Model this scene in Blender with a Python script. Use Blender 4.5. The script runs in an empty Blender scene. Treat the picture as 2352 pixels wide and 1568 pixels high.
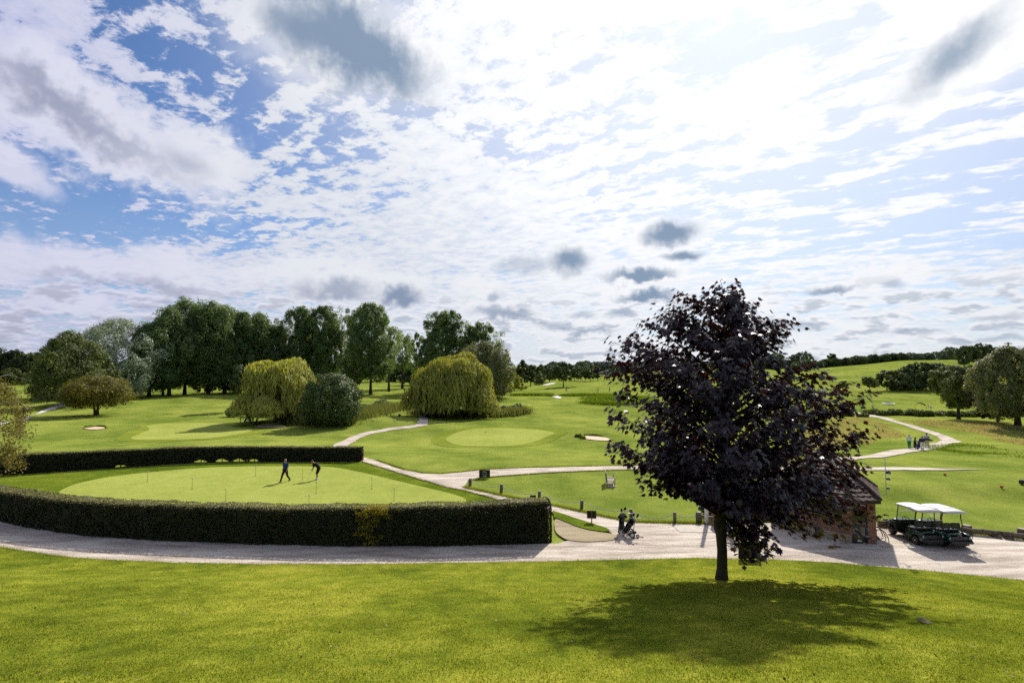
import bpy, bmesh, math, random
import numpy as np
from mathutils import Vector, Matrix, noise as mnoise
from mathutils.geometry import delaunay_2d_cdt
PI = math.pi
C = bpy.context.scene.collection
rng = np.random.default_rng(7)
random.seed(7)

# ------------------------------------------------------------------ camera
CAM = np.array([0.0, 0.0, 9.1])
F = 1176.0                      # focal length in units of the 2352 wide working grid
PITCH = math.atan((839 - 784) / F)
cd = bpy.data.cameras.new('camera')
cam = bpy.data.objects.new('camera', cd)
C.objects.link(cam)
cam.location = CAM
cam.rotation_euler = (PI / 2 + PITCH, 0, 0)
cd.sensor_width = 36
cd.lens = 18.0
cd.clip_end = 9000
cd.clip_start = 0.1
bpy.context.scene.camera = cam

def ray(px, py):
    a = (px - 1176) / F
    b = -(py - 784) / F
    c, s = math.cos(PITCH), math.sin(PITCH)
    return np.array([a, c - b * s, s + b * c])

# ------------------------------------------------------------------ terrain
def ss(a, b, v):
    t = np.clip((v - a) / (b - a), 0, 1)
    return t * t * (3 - 2 * t)

EDGE = np.array([(-60, 27), (-34, 26.6), (-25.4, 25.3), (-21, 24.2), (-15, 23.55), (-10, 23.3), (0, 23.5), (8.6, 23.9), (14.4, 23.5), (19, 22.6), (22, 21.6), (40, 19)])
def bump(x, y, cx, cy, rx, ry, h):
    return h * np.exp(-(((x - cx) / rx) ** 2 + ((y - cy) / ry) ** 2))

def terrain(x, y):
    x = np.asarray(x, float); y = np.asarray(y, float)
    z = -1.5 * ss(44, 76, y + 0.05 * x)
    # lawn bank rising towards the camera
    t = np.clip(np.interp(x, EDGE[:, 0], EDGE[:, 1]) - y, 0, 60)
    z = z + 0.25 * t * t / (t + 0.6)
    # hills
    u = x / np.maximum(y, 30)
    h = np.interp(u, [0.05, 0.22, 0.59, 0.76, 0.9, 1.4], [0, 1.9, 8.6, 13.3, 14.0, 15.0])
    z = z + h * ss(112, 300, y)
    hl = np.interp(-u, [0.8, 0.93, 1.05, 1.6], [0, 5.5, 7, 9])
    z = z + hl * ss(115, 260, y) + np.interp(-u, [0.78, 1.0], [0, 7]) * ss(260, 420, y)
    # fine undulation
    am = ss(30, 70, y) * (1 - 0.5 * ss(150, 300, y))
    z = z + am * (0.20 * np.sin(x * 0.11 + 1.3 * np.sin(y * 0.05)) + 0.17 * np.sin(y * 0.16 + x * 0.07) + 0.10 * np.sin(x * 0.33 + y * 0.21 + np.sin(y * .13)) + 0.04 * np.sin(y * .55 + 2 * np.sin(x * .2)))
    # tee mound, right hand tee bank, bunker rims
    z = z + bump(x, y, -24.5, 94, 6.5, 5.5, 0.9)
    z = z + 0.55 * ss(34, 37.5, y) * (1 - ss(50, 80, y)) * ss(20, 26, x)
    z = z + bump(x, y, 14.5, 79, 9, 3.0, 0.35) + bump(x, y, -44, 97, 9, 3, 0.3) + bump(x, y, -66, 91, 7, 3, 0.3)
    z = z - 0.35 * ss(0.0, 1.0, 1 - np.abs((y - (125 + 0.02 * x)) / 3.5)) * ss(20, 60, x)
    return z

def axis(parts):
    out = [parts[0][0]]
    for a, b, s in parts:
        n = max(1, int(round((b - a) / s)))
        out += list(np.linspace(a, b, n + 1)[1:])
    return np.array(out)
ys = axis([(-14, 60, 0.5), (60, 150, 1.4), (150, 400, 4), (400, 900, 25), (900, 6000, 400)])
xp = axis([(0, 60, 0.6), (60, 200, 3), (200, 520, 9), (520, 1200, 60), (1200, 6000, 600)])
xs = np.concatenate([-xp[:0:-1], xp])
GX, GY = np.meshgrid(xs, ys)
GZ = terrain(GX, GY)

def Z(x, y):
    x = np.asarray(x, float); y = np.asarray(y, float)
    i = np.clip(np.searchsorted(xs, x) - 1, 0, len(xs) - 2)
    j = np.clip(np.searchsorted(ys, y) - 1, 0, len(ys) - 2)
    tx = np.clip((x - xs[i]) / (xs[i + 1] - xs[i]), 0, 1)
    ty = np.clip((y - ys[j]) / (ys[j + 1] - ys[j]), 0, 1)
    return (GZ[j, i] * (1 - tx) * (1 - ty) + GZ[j, i + 1] * tx * (1 - ty) + GZ[j + 1, i] * (1 - tx) * ty + GZ[j + 1, i + 1] * tx * ty)

YS = np.concatenate([np.linspace(4, 60, 300), np.linspace(60.3, 200, 420), np.linspace(201, 900, 500)])
def gp(px, py):
    """the point of the ground seen at (px, py)"""
    d = ray(px, py)
    t = YS / d[1]
    P = CAM[None, :] + t[:, None] * d[None, :]
    g = P[:, 2] - Z(P[:, 0], P[:, 1])
    k = np.nonzero(g < 0)[0]
    if len(k) == 0:
        k = len(YS) - 1
        return P[k, 0], P[k, 1], float(Z(P[k, 0], P[k, 1]))
    k = max(k[0], 1)
    f = g[k - 1] / (g[k - 1] - g[k])
    Q = P[k - 1] * (1 - f) + P[k] * f
    return Q[0], Q[1], float(Z(Q[0], Q[1]))

def mpp(y):
    return y / F            # metres per working-grid pixel at depth y
def top_z(y, py):
    return CAM[2] + (ray(0, py)[2] / ray(0, py)[1]) * y

# ------------------------------------------------------------------ node helpers
class NT:
    def __init__(s, tree):
        s.t = tree; s.n = tree.nodes; s.l = tree.links
    def node(s, typ, **kw):
        n = s.n.new(typ)
        for k, v in kw.items():
            setattr(n, k, v)
        return n
    def put(s, sock, v):
        if v is None: return
        if isinstance(v, bpy.types.NodeSocket): s.l.new(v, sock)
        else:
            if isinstance(v, (tuple, list)) and len(v) == 3 and sock.type == 'RGBA': v = (*v, 1)
            sock.default_value = v
    def m(s, op, a, b=None, c=None, clamp=False):
        n = s.node('ShaderNodeMath', operation=op, use_clamp=clamp)
        s.put(n.inputs[0], a); s.put(n.inputs[1], b)
        if c is not None: s.put(n.inputs[2], c)
        return n.outputs[0]
    def v(s, op, a, b=None, sc=None):
        n = s.node('ShaderNodeVectorMath', operation=op)
        s.put(n.inputs[0], a)
        if b is not None: s.put(n.inputs[1], b)
        if sc is not None: s.put(n.inputs['Scale'], sc)
        return n.outputs['Value'] if op in ('DOT_PRODUCT', 'LENGTH', 'DISTANCE') else n.outputs[0]
    def noise(s, vec, scale, detail=4, rough=0.55, dist=0.0, out=0, dim='3D'):
        n = s.node('ShaderNodeTexNoise'); n.noise_dimensions = dim
        if vec is not None: s.l.new(vec, n.inputs['Vector'])
        s.put(n.inputs['Scale'], scale); s.put(n.inputs['Detail'], detail)
        s.put(n.inputs['Roughness'], rough); s.put(n.inputs['Distortion'], dist)
        return n.outputs[out]
    def ramp(s, f, pts, interp='LINEAR'):
        n = s.node('ShaderNodeValToRGB')
        n.color_ramp.interpolation = interp
        e = n.color_ramp.elements
        while len(e) < len(pts): e.new(0.5)
        for k, (p, c) in enumerate(pts):
            e[k].position = p
            e[k].color = (c, c, c, 1) if isinstance(c, (int, float)) else (*c, 1)
        s.l.new(f, n.inputs[0])
        return n.outputs[0]
    def mix(s, f, a, b, mode='MIX'):
        n = s.node('ShaderNodeMix', data_type='RGBA', blend_type=mode)
        s.put(n.inputs[0], f); s.put(n.inputs[6], a); s.put(n.inputs[7], b)
        return n.outputs[2]
    def sst(s, v, a, b):
        n = s.node('ShaderNodeMapRange', interpolation_type='SMOOTHSTEP')
        s.put(n.inputs[0], v); s.put(n.inputs[1], a); s.put(n.inputs[2], b)
        return n.outputs[0]
    def comb(s, x, y, z):
        n = s.node('ShaderNodeCombineXYZ'); s.put(n.inputs[0], x); s.put(n.inputs[1], y); s.put(n.inputs[2], z)
        return n.outputs[0]
    def sep(s, v):
        n = s.node('ShaderNodeSeparateXYZ'); s.l.new(v, n.inputs[0]); return n.outputs

MATS = {}
def new_mat(name):
    m = bpy.data.materials.new(name); m.use_nodes = True
    t = NT(m.node_tree); t.n.clear()
    MATS[name] = m
    return m, t
def out(t, sh, disp=None):
    o = t.node('ShaderNodeOutputMaterial'); t.l.new(sh, o.inputs[0])
def pbsdf(t, col, rough=0.6, spec=0.5, metal=0.0, nor=None, **kw):
    b = t.node('ShaderNodeBsdfPrincipled')
    t.put(b.inputs['Base Color'], col); t.put(b.inputs['Roughness'], rough)
    t.put(b.inputs['Specular IOR Level'], spec); t.put(b.inputs['Metallic'], metal)
    if nor is not None: t.l.new(nor, b.inputs['Normal'])
    for k, v in kw.items(): t.put(b.inputs[k], v)
    return b.outputs[0]
def bumpn(t, h, strength=0.5, dist=0.1):
    b = t.node('ShaderNodeBump'); t.l.new(h, b.inputs['Height'])
    b.inputs['Strength'].default_value = strength; b.inputs['Distance'].default_value = dist
    return b.outputs[0]
def scl(c, k): return tuple(min(1, x * k) for x in c)

def simple(name, col, rough=0.5, spec=0.5, metal=0.0, var=0.18, scale=9.0, bumps=0.15):
    m, t = new_mat(name)
    tc = t.node('ShaderNodeTexCoord')
    n1 = t.noise(tc.outputs['Object'], scale, 5)
    c = t.ramp(n1, [(0.3, scl(col, 1 - var)), (0.7, scl(col, 1 + var))])
    r = t.m('ADD', rough - 0.08, t.m('MULTIPLY', n1, 0.16))
    out(t, pbsdf(t, c, r, spec, metal, bumpn(t, t.noise(tc.outputs['Object'], scale * 4, 3), bumps, 0.01)))
    return m

def foliage(name, dark, light, trans=0.35, rough=0.55, spec=0.3, tcol=None, pscale=0.5):
    m, t = new_mat(name)
    g = t.node('ShaderNodeNewGeometry')
    n = t.noise(g.outputs['Position'], pscale, 3)
    f = t.m('ADD', t.m('MULTIPLY', g.outputs['Random Per Island'], 0.55), t.m('MULTIPLY', t.m('SUBTRACT', n, 0.27), 1.0), clamp=True)
    c = t.mix(f, dark, light)
    p = pbsdf(t, c, rough, spec)
    tr = t.node('ShaderNodeBsdfTranslucent')
    t.put(tr.inputs[0], t.mix(1.0, c, tcol or (1.5, 1.45, 0.7), 'MULTIPLY'))
    mx = t.node('ShaderNodeMixShader'); mx.inputs[0].default_value = trans
    t.l.new(p, mx.inputs[1]); t.l.new(tr.outputs[0], mx.inputs[2])
    out(t, mx.outputs[0])
    return m

# ------------------------------------------------------------------ object helpers
def tag(o, label=None, cat=None, group=None, kind=None):
    if label: o['label'] = label
    if cat: o['category'] = cat
    if group: o['group'] = group
    if kind: o['kind'] = kind
    return o
def empty(name, loc=(0, 0, 0), rz=0.0, scale=1.0):
    o = bpy.data.objects.new(name, None); C.objects.link(o)
    o.location = loc; o.rotation_euler = (0, 0, rz); o.scale = (scale,) * 3
    o.empty_display_size = 0.2
    return o
def np_mesh(name, V, Fc, mat, parent=None, smooth=False, loc=None):
    V = np.ascontiguousarray(V, dtype=np.float32); Fc = np.ascontiguousarray(Fc, dtype=np.int32)
    me = bpy.data.meshes.new(name)
    me.vertices.add(len(V)); me.vertices.foreach_set('co', V.ravel())
    k = Fc.shape[1]
    me.loops.add(Fc.size); me.loops.foreach_set('vertex_index', Fc.ravel())
    me.polygons.add(len(Fc)); me.polygons.foreach_set('loop_start', np.arange(0, Fc.size, k, dtype=np.int32))
    try: me.polygons.foreach_set('loop_total', np.full(len(Fc), k, dtype=np.int32))
    except Exception: pass
    me.update(calc_edges=True); me.validate()
    if smooth: me.polygons.foreach_set('use_smooth', np.ones(len(Fc), dtype=bool))
    me.materials.append(mat)
    o = bpy.data.objects.new(name, me); C.objects.link(o)
    if parent: o.parent = parent
    if loc is not None: o.location = loc
    return o

class MB:
    """collects simple shapes into one mesh"""
    def __init__(s): s.V = []; s.F = []; s.S = []
    def add(s, V, Fc, smooth=False):
        b = len(s.V); s.V += [tuple(v) for v in V]
        for f in Fc: s.F.append(tuple(b + i for i in f)); s.S.append(smooth)
        return s
    def box(s, c, d, rot=None, bev=0.0):
        x, y, z = [q / 2 for q in d]
        if bev > 0:
            b = min(bev, x * .9, y * .9, z * .9)
            pts = []
            for sz in (-1, 1):
                for lv in ((0, 1) if sz < 0 else (1, 0)):
                    zz = sz * (z - (0 if lv == 0 else b)); ins = b if lv == 0 else 0
                    for (qx, qy) in ((-1, -1), (1, -1), (1, 1), (-1, 1)):
                        cx, cy = qx * (x - ins), qy * (y - ins)
                        if lv == 1 or True:
                            if qx * qy > 0: pts += [(cx, cy - qy * b, zz), (cx - qx * b, cy, zz)] if (qx > 0) else [(cx, cy - qy * b, zz), (cx - qx * b, cy, zz)]
                            else: pts += [(cx - qx * b, cy, zz), (cx, cy - qy * b, zz)]
            # rings of 8
            Fc = []
            for r in range(3):
                for k in range(8): Fc.append((r * 8 + k, r * 8 + (k + 1) % 8, (r + 1) * 8 + (k + 1) % 8, (r + 1) * 8 + k))
            Fc.append(tuple(range(7, -1, -1))); Fc.append(tuple(range(24, 32)))
            P = pts
        else:
            P = [(-x, -y, -z), (x, -y, -z), (x, y, -z), (-x, y, -z), (-x, -y, z), (x, -y, z), (x, y, z), (-x, y, z)]
            Fc = [(0, 3, 2, 1), (4, 5, 6, 7), (0, 1, 5, 4), (1, 2, 6, 5), (2, 3, 7, 6), (3, 0, 4, 7)]
        M = rot if rot is not None else Matrix.Identity(3)
        return s.add([tuple(M @ Vector(p) + Vector(c)) for p in P], Fc)
    def tube(s, P, R, n=8, cap=True, smooth=True, sq=None):
        P = [Vector(p) for p in P]
        if not hasattr(R, '__len__'): R = [R] * len(P)
        rings = []; up = None
        for i, p in enumerate(P):
            d = (P[min(i + 1, len(P) - 1)] - P[max(i - 1, 0)])
            if d.length < 1e-9: d = Vector((0, 0, 1))
            d.normalize()
            if up is None:
                a = Vector((0, 0, 1)) if abs(d.z) < 0.9 else Vector((0, 1, 0))
                up = d.cross(a).normalized()
            up = (up - d * up.dot(d)).normalized()
            w = d.cross(up)
            r = R[i]
            rx, ry = (r, r) if sq is None else (r * sq[0], r * sq[1])
            rings.append([tuple(p + up * math.cos(2 * PI * k / n) * rx + w * math.sin(2 * PI * k / n) * ry) for k in range(n)])
        Fc = []
        for i in range(len(P) - 1):
            for k in range(n):
                Fc.append((i * n + k, i * n + (k + 1) % n, (i + 1) * n + (k + 1) % n, (i + 1) * n + k))
        s.add(sum(rings, []), Fc, smooth)
        if cap:
            b = len(s.V) - len(P) * n
            s.F.append(tuple(b + k for k in range(n - 1, -1, -1))); s.S.append(False)
            s.F.append(tuple(b + (len(P) - 1) * n + k for k in range(n))); s.S.append(False)
        return s
    def ell(s, c, r, rot=None, n=12, m=8):
        V = [(0, 0, -1)]
        for i in range(1, m):
            a = -PI / 2 + PI * i / m
            for k in range(n): V.append((math.cos(a) * math.cos(2 * PI * k / n), math.cos(a) * math.sin(2 * PI * k / n), math.sin(a)))
        V.append((0, 0, 1)); Fc = []
        for k in range(n): Fc.append((0, 1 + (k + 1) % n, 1 + k))
        for i in range(m - 2):
            for k in range(n): Fc.append((1 + i * n + k, 1 + i * n + (k + 1) % n, 1 + (i + 1) * n + (k + 1) % n, 1 + (i + 1) * n + k))
        L = len(V) - 1
        for k in range(n): Fc.append((L, 1 + (m - 2) * n + k, 1 + (m - 2) * n + (k + 1) % n))
        M = rot if rot is not None else Matrix.Identity(3)
        if not hasattr(r, '__len__'): r = (r, r, r)
        return s.add([tuple(M @ Vector((v[0] * r[0], v[1] * r[1], v[2] * r[2])) + Vector(c)) for v in V], Fc, True)
    def lathe(s, prof, c=(0, 0, 0), rot=None, n=16, smooth=True):
        """prof: (r, z) from bottom to top, about local z"""
        V = []; Fc = []
        for r, z in prof:
            for k in range(n): V.append((r * math.cos(2 * PI * k / n), r * math.sin(2 * PI * k / n), z))
        for i in range(len(prof) - 1):
            for k in range(n): Fc.append((i * n + k, i * n + (k + 1) % n, (i + 1) * n + (k + 1) % n, (i + 1) * n + k))
        M = rot if rot is not None else Matrix.Identity(3)
        s.add([tuple(M @ Vector(v) + Vector(c)) for v in V], Fc, smooth)
        b = len(s.V) - len(V)
        s.F.append(tuple(b + k for k in range(n - 1, -1, -1))); s.S.append(False)
        s.F.append(tuple(b + (len(prof) - 1) * n + k for k in range(n))); s.S.append(False)
        return s
    def prism(s, poly, w, axis='x', c0=0.0, smooth=False):
        """polygon in the plane across axis, extruded by w either side of c0"""
        n = len(poly); V = []
        for sgn in (-1, 1):
            for a, b in poly:
                q = c0 + sgn * w / 2
                V.append((q, a, b) if axis == 'x' else (a, q, b) if axis == 'y' else (a, b, q))
        Fc = [(k, (k + 1) % n, n + (k + 1) % n, n + k) for k in range(n)]
        Fc += [tuple(range(n - 1, -1, -1)), tuple(range(n, 2 * n))]
        return s.add(V, Fc, smooth)
    def build(s, name, mat, parent=None, loc=None):
        me = bpy.data.meshes.new(name)
        me.from_pydata(s.V, [], s.F)
        me.polygons.foreach_set('use_smooth', s.S)
        bm = bmesh.new(); bm.from_mesh(me); bmesh.ops.recalc_face_normals(bm, faces=bm.faces); bm.to_mesh(me); bm.free()
        me.materials.append(mat)
        o = bpy.data.objects.new(name, me); C.objects.link(o)
        if parent: o.parent = parent
        if loc is not None: o.location = loc
        return o

def kids(o): return [c for c in bpy.data.objects if c.parent == o]
def copy_tree(o, parent=None):
    c = o.copy(); C.objects.link(c); c.parent = parent
    for ch in kids(o): copy_tree(ch, c)
    return c

def voxel(mb, name, mat, parent, vs=0.015, smooth_it=4, shell=None, loc=None):
    """melt the overlapping shapes of mb into one continuous skin"""
    o = mb.build(name, mat, None)
    r = o.modifiers.new('r', 'REMESH'); r.mode = 'VOXEL'; r.voxel_size = vs; r.use_smooth_shade = True
    sm = o.modifiers.new('s', 'SMOOTH'); sm.iterations = smooth_it; sm.factor = 0.5
    dg = bpy.context.evaluated_depsgraph_get()
    me = bpy.data.meshes.new_from_object(o.evaluated_get(dg))
    o.modifiers.clear(); old = o.data; o.data = me
    bpy.data.meshes.remove(old)
    if not me.materials: me.materials.append(mat)
    if parent: o.parent = parent
    if loc is not None: o.location = loc
    return o
def rotz(a): return Matrix.Rotation(a, 3, 'Z')
def rotx(a): return Matrix.Rotation(a, 3, 'X')
def roty(a): return Matrix.Rotation(a, 3, 'Y')
# ------------------------------------------------------------------ light, sky
SUN_AZ, SUN_EL = math.radians(24), math.radians(40)
sd = Vector((math.sin(SUN_AZ) * math.cos(SUN_EL), math.cos(SUN_AZ) * math.cos(SUN_EL), math.sin(SUN_EL)))
sl = bpy.data.lights.new('sun', 'SUN'); sl.energy = 5.0; sl.angle = math.radians(1.2); sl.color = (1.0, 0.95, 0.86)
so = bpy.data.objects.new('sun', sl); C.objects.link(so)
so.rotation_euler = (-sd).to_track_quat('-Z', 'Y').to_euler()

w = bpy.data.worlds.new('World'); bpy.context.scene.world = w; w.use_nodes = True
t = NT(w.node_tree); t.n.clear()
sky = t.node('ShaderNodeTexSky', sky_type='NISHITA'); sky.sun_disc = False
sky.sun_elevation = SUN_EL; sky.sun_rotation = SUN_AZ; sky.air_density = 1.0; sky.dust_density = 0.6; sky.ozone_density = 1.5
tc = t.node('ShaderNodeTexCoord'); D = tc.outputs['Generated']
X, Y, Zc = t.sep(D)
zz = t.m('MAXIMUM', Zc, 0.0)
az = t.m('ARCTAN2', X, Y)
el = t.m('ARCSINE', t.m('MINIMUM', zz, 1.0))
# cloud layer coordinates: where the view direction meets a layer overhead
inv = t.m('DIVIDE', 1.0, t.m('ADD', zz, 0.07))
P = t.comb(t.m('MULTIPLY', X, inv), t.m('MULTIPLY', Y, inv), 0.0)
def pan(px, py):
    d = ray(px, py); d = d / np.linalg.norm(d)
    return math.atan2(d[0], d[1]), math.asin(d[2])
cosun = t.v('DOT_PRODUCT', D, tuple(sd))
glow = t.sst(cosun, 0.35, 0.98)
# wobble for soft cloud outlines
AE = t.comb(az, el, 0.0)
wob = t.noise(AE, 7.0, 4, 0.58, out=1, dim='2D')
wob2 = t.noise(AE, 30.0, 3, 0.6, out=1, dim='2D')
wv = t.v('ADD', t.v('SCALE', t.v('SUBTRACT', wob, (0.5, 0.5, 0.5)), sc=1.0), t.v('SCALE', t.v('SUBTRACT', wob2, (0.5, 0.5, 0.5)), sc=0.45))
WARP = {}
def warped(amp, base=None):
    k = round(amp, 2)
    if k not in WARP: WARP[k] = t.v('ADD', AE, t.v('SCALE', wv, sc=k))
    return WARP[k]
def blob(px, py, rx, ry, rot=0.0, soft=(1.0, 0.25), wa=0.12, flat=0.0):
    a0, e0 = pan(px, py)
    a1, _ = pan(px + rx, py); _, e1 = pan(px, py - ry)
    ra, re = abs(a1 - a0), abs(e1 - e0)
    amp = wa * min(1.0, (ra + re) * 4)
    amp = min((0.03, 0.06, 0.09, 0.13), key=lambda q: abs(q - amp))
    mp = t.node('ShaderNodeMapping', vector_type='TEXTURE')
    t.l.new(warped(amp), mp.inputs[0])
    mp.inputs['Location'].default_value = (a0, e0, 0); mp.inputs['Rotation'].default_value = (0, 0, rot); mp.inputs['Scale'].default_value = (ra, re, 1)
    q = mp.outputs[0]
    if flat:
        n = t.node('ShaderNodeVectorMath', operation='MAXIMUM'); t.l.new(q, n.inputs[0]); t.put(n.inputs[1], t.v('MULTIPLY', q, (1.0, -1.0 - flat, 1.0)))
        sp = t.node('ShaderNodeVectorMath', operation='MULTIPLY'); t.l.new(q, sp.inputs[0]); sp.inputs[1].default_value = (1, 0, 0)
        sq = t.node('ShaderNodeVectorMath', operation='MULTIPLY'); t.l.new(n.outputs[0], sq.inputs[0]); sq.inputs[1].default_value = (0, 1, 0)
        q = t.v('ADD', sp.outputs[0], sq.outputs[0])
    return t.sst(t.v('LENGTH', q), soft[0], soft[1])
def vmax(L):
    r = L[0]
    for q in L[1:]: r = t.m('MAXIMUM', r, q)
    return r
def smax(L): # soft union
    r = t.m('SUBTRACT', 1.0, L[0])
    for q in L[1:]: r = t.m('MULTIPLY', r, t.m('SUBTRACT', 1.0, q))
    return t.m('SUBTRACT', 1.0, r)

# coverage of the high broken layer
cover_add = smax([blob(120, 90, 330, 150, rot=-.3, soft=(1.4, 0.3)), blob(1400, 150, 560, 420, soft=(1.35, 0.2), wa=0.05), blob(1050, 560, 620, 260, soft=(1.4, 0.3), wa=0.05), blob(2150, 90, 330, 190, rot=0.25, soft=(1.2, 0.6), wa=0.05)])
cover_sub = smax([blob(345, 70, 80, 45, rot=-0.35, soft=(1.4, 0.0), wa=0.2), blob(235, 170, 60, 60, soft=(1.4, 0.0), wa=0.2), blob(240, 460, 420, 85, rot=0.02, soft=(1.3, 0.4), wa=0.1), blob(100, 520, 300, 60, soft=(1.3, 0.3)),
                  blob(1080, 300, 230, 28, rot=-0.2, soft=(1.5, 0.1)), blob(560, 290, 60, 80, soft=(1.5, 0.1)), blob(800, 350, 110, 36, soft=(1.5, 0.1)), blob(2290, 400, 330, 170, rot=0.25, soft=(1.35, 0.3), wa=0.08), blob(2040, 20, 90, 45, soft=(1.4, 0.2)), blob(1900,400,330,120,rot=0.2,soft=(1.5,0.2))])
# streets: noise stretched along the wind
px_, py_, _q = t.sep(P)
u_ = t.m('SUBTRACT', t.m('MULTIPLY', px_, 0.84), t.m('MULTIPLY', py_, 0.54))
v_ = t.m('ADD', t.m('MULTIPLY', px_, 0.54), t.m('MULTIPLY', py_, 0.84))
Pr = t.comb(t.m('MULTIPLY', u_, 0.62), t.m('MULTIPLY', v_, 1.5), 0.0)
Pi = t.comb(u_, t.m('MULTIPLY', v_, 1.25), 0.0)
right = t.sst(az, 0.12, 0.6)
nA = t.noise(P, 0.9, 2, 0.5, dim='2D')
nB = t.noise(Pr, 3.2, 4, 0.6, 0.2, dim='2D')
nC = t.noise(Pi, 8.5, 5, 0.66, 0.15, dim='2D')
nn = t.m('ADD', t.m('ADD', t.m('MULTIPLY', nA, 0.20), t.m('MULTIPLY', nB, t.m('ADD', 0.28, t.m('MULTIPLY', right, 0.5)))), t.m('MULTIPLY', nC, t.m('SUBTRACT', 0.52, t.m('MULTIPLY', right, 0.25))))
nn = t.m('SUBTRACT', nn, t.m('MULTIPLY', right, 0.125))
cov = t.m('SUBTRACT', t.m('ADD', nn, t.m('MULTIPLY', cover_add, 0.085)), t.m('MULTIPLY', cover_sub, 0.085))
hi = t.sst(cov, 0.445, 0.535)
# bright cumulus with grey undersides near the horizon
white_c = smax([blob(470, 360, 130, 90, rot=-0.5, soft=(1.15, 0.5), wa=0.16), blob(230, 300, 345, 115, rot=-0.42, soft=(1.15, 0.6), wa=0.12), blob(1545, 545, 120, 62, soft=(1.25, 0.4), wa=0.2), blob(1302, 590, 110, 60, soft=(1.25, 0.4), wa=0.2), blob(20, 370, 120, 50, rot=-0.5, soft=(1.2, 0.5), wa=0.16),
                blob(150, 600, 190, 50, rot=-0.1, soft=(1.2, 0.5), wa=0.2), blob(400, 620, 150, 50, rot=-0.2, soft=(1.2, 0.5), wa=0.2), blob(180, 695, 120, 26, soft=(1.2, 0.6), wa=0.2), blob(20, 610, 90, 50, soft=(1.2, 0.5)),
                blob(640, 625, 130, 30, soft=(1.3, 0.5), wa=0.2), blob(770, 650, 150, 55, soft=(1.15, 0.6), wa=0.2), blob(925, 675, 70, 45, soft=(1.12, 0.7), wa=0.2), blob(1100, 660, 70, 22, soft=(1.2, 0.6), wa=0.2),
                blob(1480, 660, 170, 60, soft=(1.3, 0.5), wa=0.2), blob(1150, 715, 100, 30, soft=(1.2, 0.6), wa=0.2), blob(1330, 745, 140, 34, soft=(1.2, 0.5), wa=0.2), blob(1620, 790, 400, 30, soft=(1.3, 0.5), wa=0.2),
                blob(2010, 640, 150, 28, rot=0.05, soft=(1.2, 0.6), wa=0.2), blob(1970, 735, 120, 14, soft=(1.2, 0.5), wa=0.2), blob(2090, 683, 100, 15, rot=0.05, soft=(1.2, 0.5), wa=0.2), blob(2310, 715, 90, 18, soft=(1.2, 0.5), wa=0.2), blob(2310, 635, 90, 16, rot=0.1, soft=(1.2, 0.4), wa=0.2),
                blob(2150, 765, 200, 16, soft=(1.2, 0.5), wa=0.2), blob(1740, 695, 60, 26, soft=(1.2, 0.5), wa=0.2), blob(2200, 130, 210, 110, rot=0.25, soft=(1.4, 0.4), wa=0.1), blob(810, 110, 260, 150, soft=(1.3, 0.4), wa=0.1)])
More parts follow.
